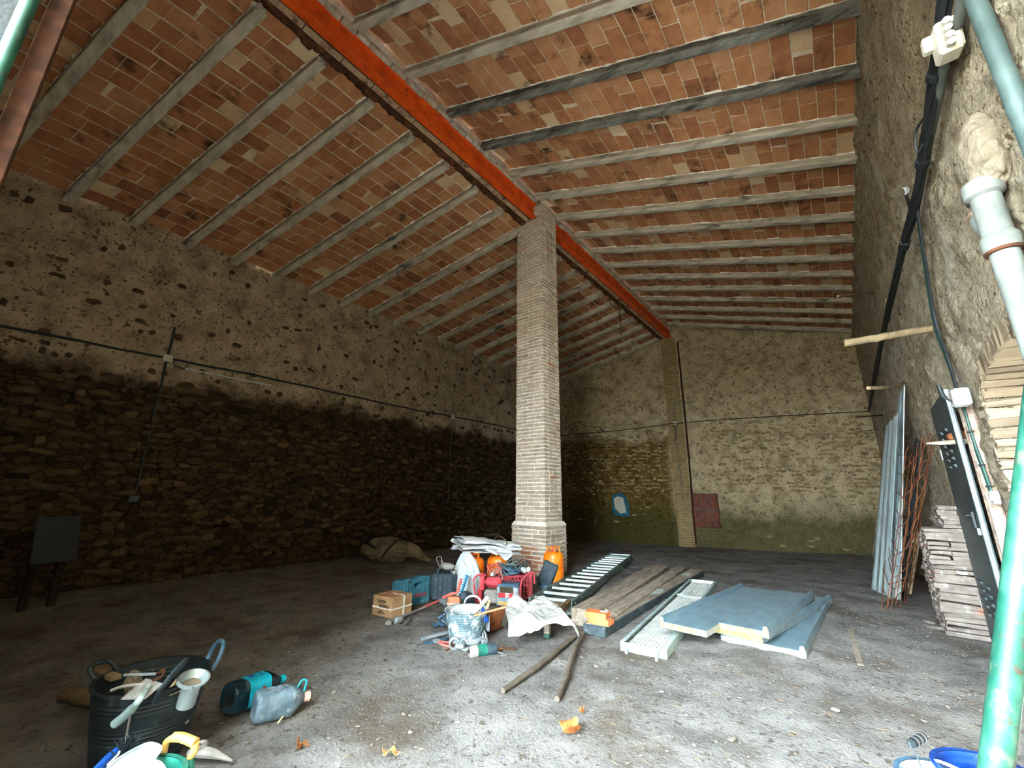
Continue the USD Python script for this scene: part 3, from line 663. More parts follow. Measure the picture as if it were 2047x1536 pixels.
# spray-painted mark on the back wall
def wall_patch(poly, d): return place(extrude(Polygon(poly), d), (cs, sn, 0), (0, 0, 1), (sn, -cs, 0))
gc = np.array((-5.701, 12.713, 0.875))
t = thing('painted_mark', 'blue spray-painted outline around a whitewashed rectangle on the back wall', 'graffiti', at=gc)
g_ = np.random.default_rng(77)
ang = np.linspace(0, 2 * PI, 30, endpoint=False)
outer = [(.27 * abs(math.cos(a)) ** .6 * np.sign(math.cos(a)) * g_.uniform(.85, 1.08) - .06 * math.sin(a), .36 * abs(math.sin(a)) ** .6 * np.sign(math.sin(a)) * g_.uniform(.88, 1.05)) for a in ang]
part(t, 'blue_outline', wall_patch(outer, .006), 'spray_blue')
part(t, 'white_rectangle', wall_patch([(-.17, -.10), (-.02, -.26), (.18, -.22), (.10, .22), (-.06, .26), (-.20, .20)], .011), 'limewash')

# right wall cable bundles
ba = curve([(0.750, 2.367, 3.520), (0.740, 2.746, 3.424), (0.740, 3.239, 3.362), (0.740, 3.913, 3.293), (0.720, 5.104, 3.295), (0.700, 8.073, 3.268), (0.660, 12.096, 3.047)], 70)
t = thing('cable_bundle', 'black cable bundle running along the top of the right wall to the back corner', 'cable', at=ba[0])
for k in range(4):
    off = np.array([.0, .0, 0]) + np.stack([.018 * np.sin(np.linspace(0, 9, len(ba)) + k * 1.6), np.zeros(len(ba)), .02 * np.cos(np.linspace(0, 9, len(ba)) + k * 1.6)], 1)
    part(t, 'cable', tube(ba + off - ba[0], .013 if k else .018, 6), 'black_rubber', smooth=50)
for k in (12, 26, 40): part(t, 'tie', tube(ba[k:k + 2] - ba[0], .04, 8), 'black_rubber')
part(t, 'loose_loop', tube(curve([ba[18] - ba[0], ba[20] - ba[0] + [-.04, .08, .03], ba[22] - ba[0] + [-.05, .05, -.06], ba[23] - ba[0]], 20), .007, 5), 'black_rubber')
bb = curve([(0.750, 3.965, 3.322), (0.760, 4.211, 3.035), (0.770, 4.531, 2.551), (0.770, 4.472, 2.214), (0.760, 4.385, 1.955)], 50)
t = thing('cable_bundle', 'green-black cable bundle dropping down the right wall to the box over the metal door', 'cable', at=bb[0])
for k in range(5):
    w_ = np.sin(np.linspace(0, PI, len(bb)))[:, None] * np.array([[0, .016 * (k - 2), .008 * (k % 2)]])
    part(t, 'cable', tube(bb + w_ - bb[0], .010, 6), 'cable_green' if k % 2 else 'black_rubber', smooth=50)
gc_ = curve([(0.770, 2.307, 3.387), (0.770, 2.437, 3.357), (0.765, 2.621, 3.390), (0.765, 3.105, 3.384), (0.765, 3.571, 3.366), (0.765, 4.018, 3.348)], 30)
single('wall_conduit', tube(gc_, .024, 8), 'grey_conduit', 'grey plastic conduit coming down the right wall through the upper junction box', 'conduit', smooth=50)
o = np.array((0.740, 2.532, 3.357)); t = thing('junction_box', 'beige junction box with cable glands high on the right wall', 'junction box', at=o)
part(t, 'box', rot(box(.09, .12, .17, (0, 0, 0), .012), 12, (1, 0, 0)), 'beige_plastic')
for k in range(4): part(t, 'gland', rot(rod((-.01, -.05, -.055 + .037 * k), (-.01, -.10, -.062 + .037 * k), .016, 10), 12, (1, 0, 0)), 'beige_plastic', smooth=40)
part(t, 'lid_block', rot(box(.05, .05, .08, (-.055, .03, .035), .008), 12, (1, 0, 0)), 'beige_plastic')
yv = (0.760, 2.217, 3.219)[1]
t = thing('pipe', 'straight grey-green pipe clipped upright on the right wall above the drain', 'pipe', at=(.76, yv, 2.35))
part(t, 'tube', tube(np.array([[0, 0, z] for z in np.linspace(0, 2.6, 8)]), .032, 12), 'pipe_green_grey', smooth=50)
for z in (1.02, 2.1): part(t, 'clip', cat([tube(np.array([[0, 0, z - .012], [0, 0, z + .012]]), .037, 12), box(.06, .012, .02, (.03, .04, z))]), 'dark_metal')
# bulb
o = np.array((0.760, 4.231, 3.392)); t = thing('bare_bulb', 'bare unlit light bulb in a white holder on the right wall cables', 'bulb', at=o)
e1 = np.array((0.620, 3.472, 3.162)) - o; e2 = np.array((0.580, 3.341, 3.087)) - o; e3 = np.array((0.500, 3.086, 2.928)) - o
part(t, 'arm', tube(curve([(0, 0, 0), e1 * .6 + [0, 0, .01], e1], 12), .009, 6), 'black_rubber', smooth=50)
part(t, 'holder', tube(np.linspace(e1, e2, 2), [.026, .022], 12), 'white_plastic', smooth=50)
part(t, 'bulb', tube(np.linspace(e2, e3, 8), [.012, .016, .026, .034, .036, .032, .02, .003], 14), 'glass_dark', smooth=60)
# wooden pegs
pk = np.array((0.840, 4.947, 2.608)); tipk = np.array((0.200, 2.277, 1.830)); tipk[1:] = pk[1:] + [0, -.0]
single('wooden_pole', mv(tube(np.linspace(pk, tipk, 14) + rng.normal(0, .003, (14, 3)), np.linspace(.030, .036, 14), 10), -pk), 'old_wood', 'thick wooden pole sticking out of the right wall under the cables', 'pole', at=pk, smooth=50)
q0, q1 = np.array((0.800, 7.181, 2.605)), np.array((0.250, 4.090, 1.969))
single('branch', mv(tube(curve([q0, q0 * .6 + q1 * .4 + [0, 0, -.03], q1], 16), np.linspace(.022, .014, 16), 8), -q0), 'old_wood', 'crooked thin branch lying across the top of the leaning metal sheets', 'branch', at=q0, smooth=50)
q0, q1 = np.array((0.840, 8.066, 4.262)), np.array((0.300, 6.448, 3.699))
single('wooden_stick', mv(rod(q0, q1, .016, 8), -q0), 'old_wood', 'thin stick poking out of the right wall just under the ceiling', 'stick', at=q0, smooth=50)
q0, q1 = np.array((0.840, 11.469, 2.838)), np.array((0.300, 8.577, 2.417))
single('iron_rod', mv(rod(q0, q1, .013, 8), -q0), 'rusty_steel', 'short iron rod sticking out of the right wall near the back corner', 'rod', at=q0)
q0, q1 = np.array((0.840, 12.962, 2.734)), np.array((0.300, 14.931, 2.935))
single('iron_rod', mv(rod(q0, q1, .008, 6), -q0), 'rusty_steel', 'hair-thin lower iron rod sticking out of the right wall near the back corner', 'rod', at=q0)

# cement drain pipe with branch, bedded in mortar
dX = .735; dp = np.array((0.735, 2.695, 2.205)); dy = dp[1]


t = thing('drain_pipe', 'thick grey cement drain pipe with collar and branch on the right wall by the arch', 'pipe', at=(dX, dy, 0))
zc = dp[2] + .06
KP = .74
def SZ(pr): return [(r * KP, zc + (z - zc) * KP) for r, z in pr]
def SC(P): P = np.asarray(P, float).copy(); P = P * KP; P[:, 2] += zc * (1 - KP); return P
part(t, 'lower_pipe', lathe(SZ([(.0, zc - .80), (.066, zc - .80), (.066, zc), (0, zc)]), 24), 'cement_pipe', smooth=40)
part(t, 'collar', lathe(SZ([(.066, zc - .02), (.084, zc - .015), (.088, zc + .02), (.086, zc + .075), (.072, zc + .10), (0, zc + .1)]), 24), 'cement_pipe', smooth=40)
part(t, 'seal_ring', lathe(SZ([(.066, zc - .03), (.084, zc - .03), (.086, zc - .012), (.066, zc - .012)]), 24), 'rusty_steel', 'dark rust-brown seal ring')
part(t, 'fitting', lathe(SZ([(.07, zc + .09), (.070, zc + .36), (.076, zc + .40), (0, zc + .4)]), 24), 'cement_pipe', smooth=40)
part(t, 'hub', lathe(SZ([(.074, zc + .37), (.093, zc + .385), (.096, zc + .43), (.094, zc + .475), (.07, zc + .50), (0, zc + .5)]), 24), 'cement_pipe', smooth=40)
br = curve([(0, .02, zc + .17), (.0, .10, zc + .22), (.01, .17, zc + .29), (.02, .22, zc + .34)], 14)
part(t, 'branch_socket', tube(SC(br), .046, 16), 'cement_pipe', smooth=50)
b2_ = curve([(.02, .20, zc + .33), (.03, .30, zc + .42), (.05, .46, zc + .50), (.06, .60, zc + .54)], 16)
part(t, 'stub_pipe', tube(SC(b2_), np.linspace(.032, .024, len(b2_)), 14), 'beam_plaster', 'brown stub pipe', smooth=50)
lump = trimesh.creation.icosphere(4); v = np.array(lump.vertices)
v = v * np.array([.10, .17, .26]); v *= (1 + .5 * (fbm(v * 14, 4, 4) - .5))[:, None]
part(t, 'mortar_lump', trimesh.Trimesh(v * .8 + [.04, -.005, zc + .50], lump.faces, process=False), 'cement_lump', 'lumpy mortar bedding over the pipe hub', smooth=True)

# metal door ajar on the right wall
p = numbered('/World', 'door_1'); dxf = UsdGeom.Xform.Define(stage, p); dxf.AddTranslateOp().Set(Gf.Vec3d(.765, 5.54, 0)); dxf.AddRotateXYZOp().Set(Gf.Vec3f(0, 0, -2.0 + 180 + 90 - 180)); meta(dxf.GetPrim(), kind='structure')
# local x runs from the far edge towards the camera (-Y), local y out of the wall into the room
def D(m): return place(m, (-1, 0, 0), (0, 1, 0), (0, 0, 1)) 
DW, DH = 1.0, 1.98
dl = []
lf = part(p, 'leaf', box(DW, .035, DH, (-DW / 2, 0, DH / 2), .004), 'door_paint', 'dark green-grey sheet metal leaf')
part(p, 'edge_strip', cat([box(.008, .026, DH, (-DW + .003, .006, DH / 2), .002), box(.006, .012, DH, (-DW - .02, .012, DH / 2), .002)]), 'aluminium', 'bright metal edge')
for c in range(2):
    for k in range(6):
        part(lf, 'louver', rot(box(.17, .02, .03, (0, 0, 0), .004), -30, (1, 0, 0)).apply_translation((-.32 - .27 * c, .022, 1.70 - .058 * k)), 'door_paint')
        if k < 5: part(lf, 'louver', rot(box(.17, .02, .03, (0, 0, 0), .004), -30, (1, 0, 0)).apply_translation((-.32 - .27 * c, .022, .50 - .058 * k)), 'door_paint')
part(lf, 'handle', cat([box(.03, .02, .12, (-.88, .03, 1.0), .004), bar((-.88, .06, 1.03), (-.74, .06, 1.03), .018, .018), rod((-.88, .02, 1.03), (-.88, .065, 1.03), .01)]), 'dark_metal', 'black lever handle')
part(lf, 'lock', box(.02, .02, .05, (-.93, .025, .92), .003), 'aluminium', 'bright lock plate')
part(p, 'hinge', box(.03, .03, .1, (.01, .01, 1.55), .004), 'white_plastic', 'pale hinge'); part(p, 'hinge', box(.03, .03, .1, (.01, .01, .3), .004), 'white_plastic', 'pale hinge')
struct('trim_1', mv(rough_box(.07, .10, 1.9, .015, 5, .2).subdivide_to_size(.09), (.79, 4.44, .95)), 'pink_concrete')
o = np.array((0.740, 4.224, 1.850)); t = thing('junction_box', 'white-grey junction box with a black cable tail over the top corner of the metal door', 'junction box', at=o)
part(t, 'box', box(.08, .13, .12, (0, 0, 0), .008), 'white_plastic'); part(t, 'lid', box(.012, .115, .105, (-.045, 0, 0), .004), 'beige_plastic')
part(t, 'cable_tail', tube(curve([(-.05, -.02, -.03), (-.09, -.03, .02), (-.10, -.04, .10)], 12), [.008] * 4 + [.014] * 8, 8), 'black_rubber', smooth=50)
bq = curve([(0.770, 4.405, 1.805), (0.770, 4.400, 1.563), (0.775, 4.368, 1.331), (0.775, 4.336, 1.172)], 24)
t = thing('cable_bundle', 'two green cables running from the box over the door down to the white switch', 'cable', at=bq[0])
for k in (-1, 1): part(t, 'cable', tube(bq - bq[0] + [0, .011 * k, 0], .009, 6), 'cable_green', smooth=50)
for k in (6, 14, 20): part(t, 'clip', box(.03, .05, .012, bq[k] - bq[0], .003), 'black_rubber')
o = np.array((0.775, 4.283, 1.162)); t = thing('light_switch', 'white wall switch beside the metal door', 'switch', at=o)
part(t, 'plate', box(.035, .09, .09, (0, 0, 0), .008), 'white_plastic'); part(t, 'rocker', rot(box(.012, .045, .05, (-.021, 0, 0), .004), 5, (0, 1, 0)), 'white_plastic')
q0 = np.array((0.820, 4.649, 1.579)); q1 = q0 + [-.30, .0, 0]
t = thing('wall_hook', 'rusty iron bracket with a split wooden stick beside the door top', 'bracket', at=q0)
part(t, 'bracket', cat([box(.12, .07, .12, (-.04, .06, .03), .01), box(.05, .10, .05, (-.10, .10, .05), .008)]), 'rust', 'rust-brown iron bracket')
part(t, 'stick', tube(np.linspace([.02, 0, 0], [-.26, .02, 0], 8) + rng.normal(0, .002, (8, 3)), [.02, .022, .021, .02, .018, .016, .012, .006], 8), 'grey_wood', 'split wooden stick', smooth=40)
# rope hanging from the girder
rp0 = np.array([-3.92, 9.4, 6.19])
t = thing('hanging_rope', 'knotted rope remnant hanging from the girder behind the pillar', 'rope', at=rp0)
part(t, 'rope', tube(curve([(0, 0, 0), (.02, .0, -.3), (-.03, .02, -.55), (.02, .0, -.85), (-.01, .0, -1.05)], 30) + rng.normal(0, .006, (len(curve([(0, 0, 0)] * 5, 30)), 3)), .018, 6), 'rope')
part(t, 'loop', tube(curve([(-.25, -.1, .02), (-.16, -.05, -.22), (0, 0, -.35)], 14), .014, 6), 'rope'); part(t, 'knot', mv(stone(3, .07, .07, .13), (0, 0, -.6)), 'rope', smooth=True); part(t, 'knot', mv(stone(4, .06, .06, .1), (-.01, 0, -1.0)), 'rope', smooth=True)

# ================================================================ materials of the things on the floor
surf('butane_orange', ['#c4560a', '#e8720c', '#f08019'], scale=7, detail=7, rough=.45, bump=.1, bscale=60, bdist=.002, spec=.45, coord='object', spots=[('#a5622f', 16, .62, .74), ('#f0b088', 11, .66, .76)])
surf('butane_foot', ['#c97a4e', '#dd9366', '#e3a27b'], scale=12, rough=.6, spec=.3, coord='object')
surf('tarp_white', ['#a3a3a2', '#bababa', '#c9c9c8'], scale=6, rough=.7, bump=.2, bscale=50, bdist=.004, spec=.3, coord='object')
surf('sack_white', ['#9da6a7', '#b2babb', '#c2c8c8'], scale=6, rough=.6, bump=.25, bscale=90, bdist=.002, spec=.35, coord='object')
surf('cloth_white', ['#7f7c78', '#918e89', '#9e9b96'], scale=7, rough=.9, bump=.5, bscale=90, bdist=.003, spec=.2, coord='object', spots=[('#7f7a73', 9, .62, .74)])
surf('sack_dirty', ['#54493a', '#7a6c58', '#8f816b'], scale=8, rough=.9, bump=.5, bscale=60, bdist=.005, spec=.15, coord='object')
surf('cardboard', ['#8d6c4c', '#a5825f', '#b5926f'], scale=8, rough=.85, bump=.1, spec=.2, coord='object')
surf('packing_tape', ['#cfc8ba', '#ddd8cc'], scale=8, rough=.4, spec=.5)
surf('print_dark', ['#241d18', '#322822'], scale=8, rough=.8)
surf('print_red', ['#a5252d', '#b93038'], scale=8, rough=.6)
surf('print_white', ['#d5d5d0', '#e0e0dc'], scale=8, rough=.6)
surf('print_blue', ['#1b7fa8', '#2a97c0'], scale=8, rough=.6)
surf('case_blue', ['#1f4a58', '#2c6272', '#4b7c88'], scale=8, detail=8, rough=.55, bump=.12, bscale=60, bdist=.002, spec=.4, coord='object', spots=[('#71949a', 14, .60, .72)])
surf('case_dark', ['#1e2a31', '#2d3b43', '#46545b'], scale=8, detail=8, rough=.6, bump=.12, spec=.35, coord='object', spots=[('#6d7a7e', 13, .62, .74)])
surf('crate_red', ['#7d1f26', '#96303a', '#a8474e'], scale=9, rough=.55, bump=.08, spec=.4, coord='object')
surf('machine_red', ['#a12430', '#b73843', '#c45d62'], scale=8, rough=.5, bump=.1, spec=.45, coord='object', spots=[('#c9a59d', 12, .62, .72)])
surf('dusty_metal', ['#77736b', '#96918a', '#aaa59d'], scale=12, rough=.7, bump=.2, spec=.35, metallic=.2, coord='object')
surf('tub_mortar', ['#3a4a50', '#57686d', '#74858a'], scale=9, detail=8, rough=.8, bump=.3, bscale=50, bdist=.004, spec=.25, coord='object', spots=[('#a3b4b8', 11, .52, .58), ('#b9c6c8', 26, .58, .64)])
surf('tub_inside', ['#7e8685', '#a3aaa8', '#b9bebb'], scale=9, rough=.9, bump=.3, spec=.15, coord='object')
surf('tub_black', ['#0e1517', '#182124', '#263033'], scale=10, detail=8, rough=.6, bump=.15, spec=.35, coord='object', spots=[('#3d494b', 14, .60, .72)])
surf('wood_handle', ['#a89272', '#c2ad8d', '#d2c2a5'], scale=9, rough=.6, bump=.1, spec=.3, coord='object', stretch=(3, 3, .6))
surf('tool_blue', ['#123f8a', '#1b57b5'], scale=9, rough=.45, spec=.45)
surf('tool_red', ['#a5413a', '#bd5a50', '#c97a6e'], scale=9, rough=.5, spec=.4, coord='object')
surf('tool_blue_grey', ['#22394a', '#365265', '#536d7b'], scale=9, rough=.5, spec=.4, coord='object')
surf('tool_orange', ['#a8613f', '#c07c58'], scale=9, rough=.55, spec=.4)
surf('dusty_steel', ['#6c7376', '#8d9496', '#a5abab'], scale=12, rough=.5, metallic=.4, spec=.5, coord='object', bump=.1)
surf('rust_sheet', ['#4f2c19', '#7d4523', '#95562d'], scale=6, detail=9, rough=.75, bump=.25, bscale=40, bdist=.004, spec=.3, coord='object', spots=[('#35200f', 5, .58, .70)])
surf('hollow_brick', ['#b55a30', '#c96f40', '#d48152'], scale=10, detail=7, rough=.85, bump=.3, bscale=70, bdist=.003, spec=.2, coord='object', spots=[('#d8c2b0', 12, .68, .74)])
surf('dark_beam', ['#232c2f', '#364043', '#4a5558'], scale=5, detail=9, rough=.75, bump=.3, bscale=40, bdist=.004, spec=.3, coord='object', stretch=(1, 3, 3), spots=[('#7f8786', 7, .60, .72)])
surf('panel_top', ['#5b717b', '#6d858f', '#7d949c'], scale=4, detail=8, rough=.42, bump=.06, bscale=40, bdist=.002, spec=.5, metallic=.15, coord='object', stretch=(1, 4, 4), spots=[('#9ba8a8', 9, .66, .76)])
surf('foam_yellow', ['#b98d4a', '#d0a660', '#ddb878'], scale=20, rough=.95, bump=.5, bscale=90, bdist=.004, spec=.1, coord='object')
surf('foam_white', ['#b5b1a5', '#cbc8bd'], scale=20, rough=.9, bump=.3, spec=.15)
surf('plank_steel', ['#7d9190', '#9db0ac', '#b3c2bc'], scale=7, detail=8, rough=.55, bump=.15, spec=.4, metallic=.25, coord='object', spots=[('#5d6a66', 12, .62, .72), ('#c9cfc8', 18, .62, .7)])
surf('plank_tread', ['#8d9089', '#acada5', '#c0c0b7'], scale=9, detail=8, rough=.7, bump=.15, spec=.3, metallic=.15, coord='object')
surf('hole_dark', ['#2c2a26', '#35332e'], scale=9, rough=.95)
surf('rung', ['#a9b5b6', '#c2ccca', '#d0d8d5'], scale=12, rough=.4, metallic=.5, spec=.5)
surf('ladder_rail', ['#4d5c58', '#66756f', '#7f8c85'], scale=8, rough=.5, metallic=.35, spec=.45, coord='object')
surf('stack_brick', ['#5e544c', '#736860', '#82776d'], scale=14, detail=8, rough=.92, bump=.45, bscale=80, bdist=.005, spec=.12, coord='world', spots=[('#8a6350', 6, .60, .70), ('#aaa299', 18, .60, .70)])
surf('pole_wood', ['#3f3830', '#5b5146', '#70655a'], scale=6, detail=9, rough=.9, bump=.4, bscale=40, bdist=.004, spec=.15, coord='object')
surf('leaf_brown', ['#6b3a1b', '#8f5428', '#b07a45'], scale=26, rough=.75, bump=.3, bscale=120, bdist=.003, spec=.25, coord='object')
surf('leaf_pale', ['#93643a', '#b58a58', '#c9a878'], scale=26, rough=.75, bump=.3, bscale=120, bdist=.003, spec=.25, coord='object')
surf('yellow_plastic', ['#b58a3c', '#c69c50', '#d0ab68'], scale=9, rough=.5, spec=.4, coord='object')
surf('plastic_white', ['#8b959a', '#a0aaae'], scale=9, rough=.45, spec=.4, bump=.05, spots=[('#a5aeb2', 22, .62, .7)])
surf('plastic_teal', ['#0c8fa5', '#14a9bd'], scale=9, rough=.4, spec=.4)
surf('bucket_blue', ['#06204d', '#0c3274', '#133f8c'], scale=9, rough=.35, spec=.5)
surf('bucket_green', ['#0b3a2f', '#12594a', '#2b7a66'], scale=9, rough=.45, spec=.4, coord='object')
surf('cap_pink', ['#b98a7d', '#cfa598'], scale=9, rough=.5, spec=.4)
surf('dusty_jug', ['#3b4b55', '#5b6d77', '#8797a0'], scale=11, detail=8, rough=.35, bump=.25, bscale=14, bdist=.01, spec=.5, coord='object', spots=[('#9aa7ad', 18, .58, .66)])
def clear_plastic(name, tint):
    MATS[name] = usdkit.material(stage, '/World/Looks/' + name, {'t': ('transparent_bsdf', {'color': lin(tint)}), 'g': ('glossy_bsdf', {'color': (.9, .95, 1), 'roughness': .12}), 'd': ('diffuse_bsdf', {'color': lin('#5f6f78')}),
        'f': ('fresnel', {'IOR': 1.5}), 'c': ('texture_coordinate', {}), 'n': ('noise_texture', {'scale': 14, 'detail': 6}), 'r': ('map_range', {'from_min': .5, 'from_max': .75, 'to_min': .04, 'to_max': .5, 'clamp': True}), 'm': ('mix_closure', {}), 'm2': ('mix_closure', {})},
        [('c.object', 'n.vector'), ('n.fac', 'r.value'), ('r.result', 'm2.fac'), ('f.fac', 'm.fac'), ('t.BSDF', 'm.closure1'), ('g.BSDF', 'm.closure2'), ('m.closure', 'm2.closure1'), ('d.BSDF', 'm2.closure2')], surface='m2.closure')
clear_plastic('clear_plastic', '#8fa3ac')

# ---------------------------------------------------------------- cylinders by the pillar
def butane(name, label, at, group, rz=0):
    t = thing(name, label, 'gas cylinder', at=at, rz=rz, group=group)
    bdy = part(t, 'body', lathe([(0, .045), (.120, .045), (.134, .06), (.137, .075), (.137, .20), (.1385, .203), (.1385, .209), (.137, .212), (.137, .335), (.130, .37), (.112, .398), (.085, .412), (0, .418)], 32), 'butane_orange', smooth=40)
    part(t, 'foot_ring', lathe([(.118, 0), (.128, 0), (.130, .05), (.122, .052)], 32), 'butane_foot', 'paler worn foot ring', smooth=40)
    for s in (-1, 1):
        a = np.linspace(-.85, .85, 12) + (PI / 2 if s > 0 else -PI / 2)
        c_ = np.stack([.085 * np.cos(a), .085 * np.sin(a), np.full(12, .462)], 1)
        c_ = np.vstack([[c_[0, 0], c_[0, 1], .405], c_, [c_[-1, 0], c_[-1, 1], .405]])
        part(bdy, 'handle', tube(c_, .010, 8), 'butane_orange', smooth=50)
    part(bdy, 'valve', cat([rod((0, 0, .41), (0, 0, .46), .022, 12), rod((0, 0, .45), (0, 0, .475), .014, 10), rod((0, 0, .44), (.04, 0, .44), .009, 8)]), 'machine_red', 'red valve', smooth=40)
    return t
c0 = butane('gas_cylinder', 'orange gas cylinder standing alone against the right side of the pillar base', (-3.290, 5.071, 0.000), None)
g1 = np.array([-3.72, 3.94, 0]); g2 = np.array([-3.60, 4.27, 0])
copy(c0, 'left of the two orange gas cylinders under the folded white tarpaulin', g1, rz=40)
copy(c0, 'right of the two orange gas cylinders under the folded white tarpaulin', g2, rz=-20)

# folded tarpaulin tied with cord, lying across the two cylinders
ta = (g1 + g2) / 2 + [0, 0, .50]; dv = g2 - g1; tang = math.degrees(math.atan2(dv[1], dv[0]))
t = thing('folded_tarpaulin', 'folded white tarpaulin tied with cord, lying on top of two orange gas cylinders', 'tarpaulin', at=ta, rz=tang)
def folded(hx, w, layers, dz, seed):
    pts = []
    for k in range(layers):
        y = np.linspace(-w / 2, w / 2, 16) * (1 - .05 * (k % 3)); y = y if k % 2 == 0 else y[::-1]
        pts += [(yy, k * dz) for yy in y]
        if k < layers - 1:
            e = y[-1]; s = np.sign(e); pts += [(e + s * dz * .5 * math.sin(a), k * dz + dz * .5 * (1 - math.cos(a))) for a in np.linspace(.4, 2.7, 6)]
    pts = np.array(pts); n = len(pts)
    def fn(u, v):
        i = np.round(v * (n - 1)).astype(int); y, z = pts[i, 0], pts[i, 1]; x = (u * 2 - 1) * (hx - .02 * np.sin(z * 60))
        q = np.stack([x * 4, y * 7, z * 16], -1)
        w1 = fbm(q, 4, seed) - .5; w2 = fbm(q * 2.3 + 9, 3, seed + 1) - .5
        pinch = 1 - .35 * np.exp(-((x - .17) / .05) ** 2)
        return np.stack([x + .05 * w2, y * (1 - .12 * np.abs(u * 2 - 1) ** 3) + .05 * w1 - .02, (z + .015) * pinch * (1 - .28 * u) + .05 * w1 + .03 * w2 - .05 * u ** 2 - .06 * np.clip(-y / w - .2, 0, 1) * 1.2], -1)
    return grid(fn, 60, n, .006)
part(t, 'bundle', folded(.40, .38, 5, .034, 3), 'tarp_white', smooth=60)
part(t, 'hanging_fold', grid(lambda u, v: np.stack([(.44 - .2 * v) * (u - .5) + .12 * v + .02, -.165 - .03 * v - .012 * np.sin(9 * u), .05 - .17 * v * (1 - .7 * np.abs(u - .62)) + .012 * np.sin(7 * u)], -1), 24, 14, .006), 'tarp_white', smooth=60)
part(t, 'cord', cat([tube(curve([(.20, -.15, .02), (.195, -.165, .09), (.19, 0, .14), (.185, .14, .08), (.19, .1, -.02)], 24), .007, 6), tube(curve([(.20, -.16, .02), (.21, -.17, -.12), (.205, -.165, -.30)], 12), .006, 6)]), 'rope', 'brown cord', smooth=50)
part(t, 'printed_strip', cat([box(.018, .004, .022, (-.05 + .028 * k, -.06 + .002 * k, .165), .001) for k in range(8)]), 'print_dark', 'faint dark print')

# dark rubber block and cloth between crate and cylinder
o = np.array((-3.297, 4.900, 0.000)); t = thing('rubber_block', 'dark grey slab leaning between the red crate and the lone gas cylinder', 'slab', at=o)
part(t, 'slab', rot(rot(box(.20, .12, .30, (0, 0, .15), .02), 22, (0, 1, 0)), 30, (0, 0, 1)).apply_translation((-.05, .02, .01)), 'case_dark', smooth=30)
def cloth_blob(sx, sy, sz, seed, fold=18, amp=.35, flat=.0):
    m = trimesh.creation.icosphere(5); v = np.array(m.vertices)
    q = fbm(v * 2.2 + seed, 4, seed); w_ = np.sin(fold * (v[:, 0] * .6 + fbm(v * 1.3, 3, seed + 2) * 2.2)) * .5
    v = v * (1 + amp * (q - .5) + .05 * w_)[:, None] * np.array([sx, sy, sz]); v[:, 2] = np.maximum(v[:, 2], -sz * (1 - flat))
    return trimesh.Trimesh(v, m.faces, process=False)
single('rag', cloth_blob(.10, .08, .05, 5).apply_translation((0, 0, .04)), 'tool_blue_grey', 'crumpled blue-grey rag on the floor beside the red crate', 'rag', at=(-3.145, 4.684, 0.000), smooth=True)

# ---------------------------------------------------------------- red plastic crate of cables
cx0, cx1 = np.array((-3.181, 3.961, 0.000)), np.array((-3.047, 4.228, 0.000))
cw = np.linalg.norm(cx1 - cx0) + .06; cd = .30; ch_ = .255
cang = math.degrees(math.atan2(*(cx1 - cx0)[[1, 0]])); dirx = (cx1 - cx0) / np.linalg.norm(cx1 - cx0); diry = np.array([-dirx[1], dirx[0], 0])
co = cx1 - dirx * cw / 2 + diry * cd / 2
t = thing('plastic_crate', 'red slatted plastic crate heaped with cables beside the pillar', 'crate', at=co, rz=cang)
for s in (-1, 1):
    for k in range(9): part(t, 'upright_slat', box(.016, .010, ch_, (-cw / 2 + .02 + k * (cw - .04) / 8, s * (cd / 2), ch_ / 2), .002), 'crate_red')
    for k in range(7): part(t, 'upright_slat', box(.010, .018, ch_, (s * (cw / 2), -cd / 2 + .02 + k * (cd - .04) / 6, ch_ / 2), .002), 'crate_red')
    for z, h in ((.015, .03), (.085, .014), (.145, .014), (.205, .014), (.248, .026)):
        part(t, 'rail', box(cw + .01, .016, h, (0, s * cd / 2, z), .003), 'crate_red'); part(t, 'rail', box(.016, cd + .01, h, (s * cw / 2, 0, z), .003), 'crate_red')
    part(t, 'corner_post', box(.05, .02, ch_, (cw / 2 - .02, s * cd / 2, ch_ / 2), .003), 'crate_red'); part(t, 'corner_post', box(.05, .02, ch_, (-cw / 2 + .02, s * cd / 2, ch_ / 2), .003), 'crate_red')
part(t, 'floor_plate', box(cw, cd, .01, (0, 0, .012)), 'crate_red')
def coil(c, r, n, wire, seed, flat=.35, turns=4):
    g = np.random.default_rng(seed); a = np.linspace(0, turns * 2 * PI, n); rr = r * (1 + .25 * np.sin(a * .37 + seed) + .1 * np.sin(a * 1.7))
    tilt = g.uniform(-.5, .5, 2)
    x, y = rr * np.cos(a), rr * np.sin(a) * .8
    return tube(np.stack([c[0] + x, c[1] + y, c[2] + x * tilt[0] + y * tilt[1] + .02 * np.sin(a * 2.3 + seed) + .01 * a / turns], 1), wire, 6)
R_ = np.array([[math.cos(math.radians(cang)), -math.sin(math.radians(cang)), 0], [math.sin(math.radians(cang)), math.cos(math.radians(cang)), 0], [0, 0, 1]])
def in_crate(x, y, z): return co + R_ @ np.array([x, y, z])
for k, (x, y, z, mt, lb, r) in enumerate([(-.05, -.03, .27, 'tool_blue_grey', 'blue-grey electric cable coiled on top of the red crate', .10), (-.20, .05, .27, 'tool_red', 'red electric cable bunched at the left end of the red crate', .08), (.10, .04, .26, 'case_dark', 'dark electric cable coiled at the right end of the red crate', .09), (-.02, .06, .30, 'ladder_rail', 'pale grey cord looped over the crate cables', .12)]):
    single('electric_cable', coil((0, 0, 0), r, 90, .008 if k < 3 else .005, 11 + k), mt, lb, 'cable', at=in_crate(x, y, z), smooth=50)
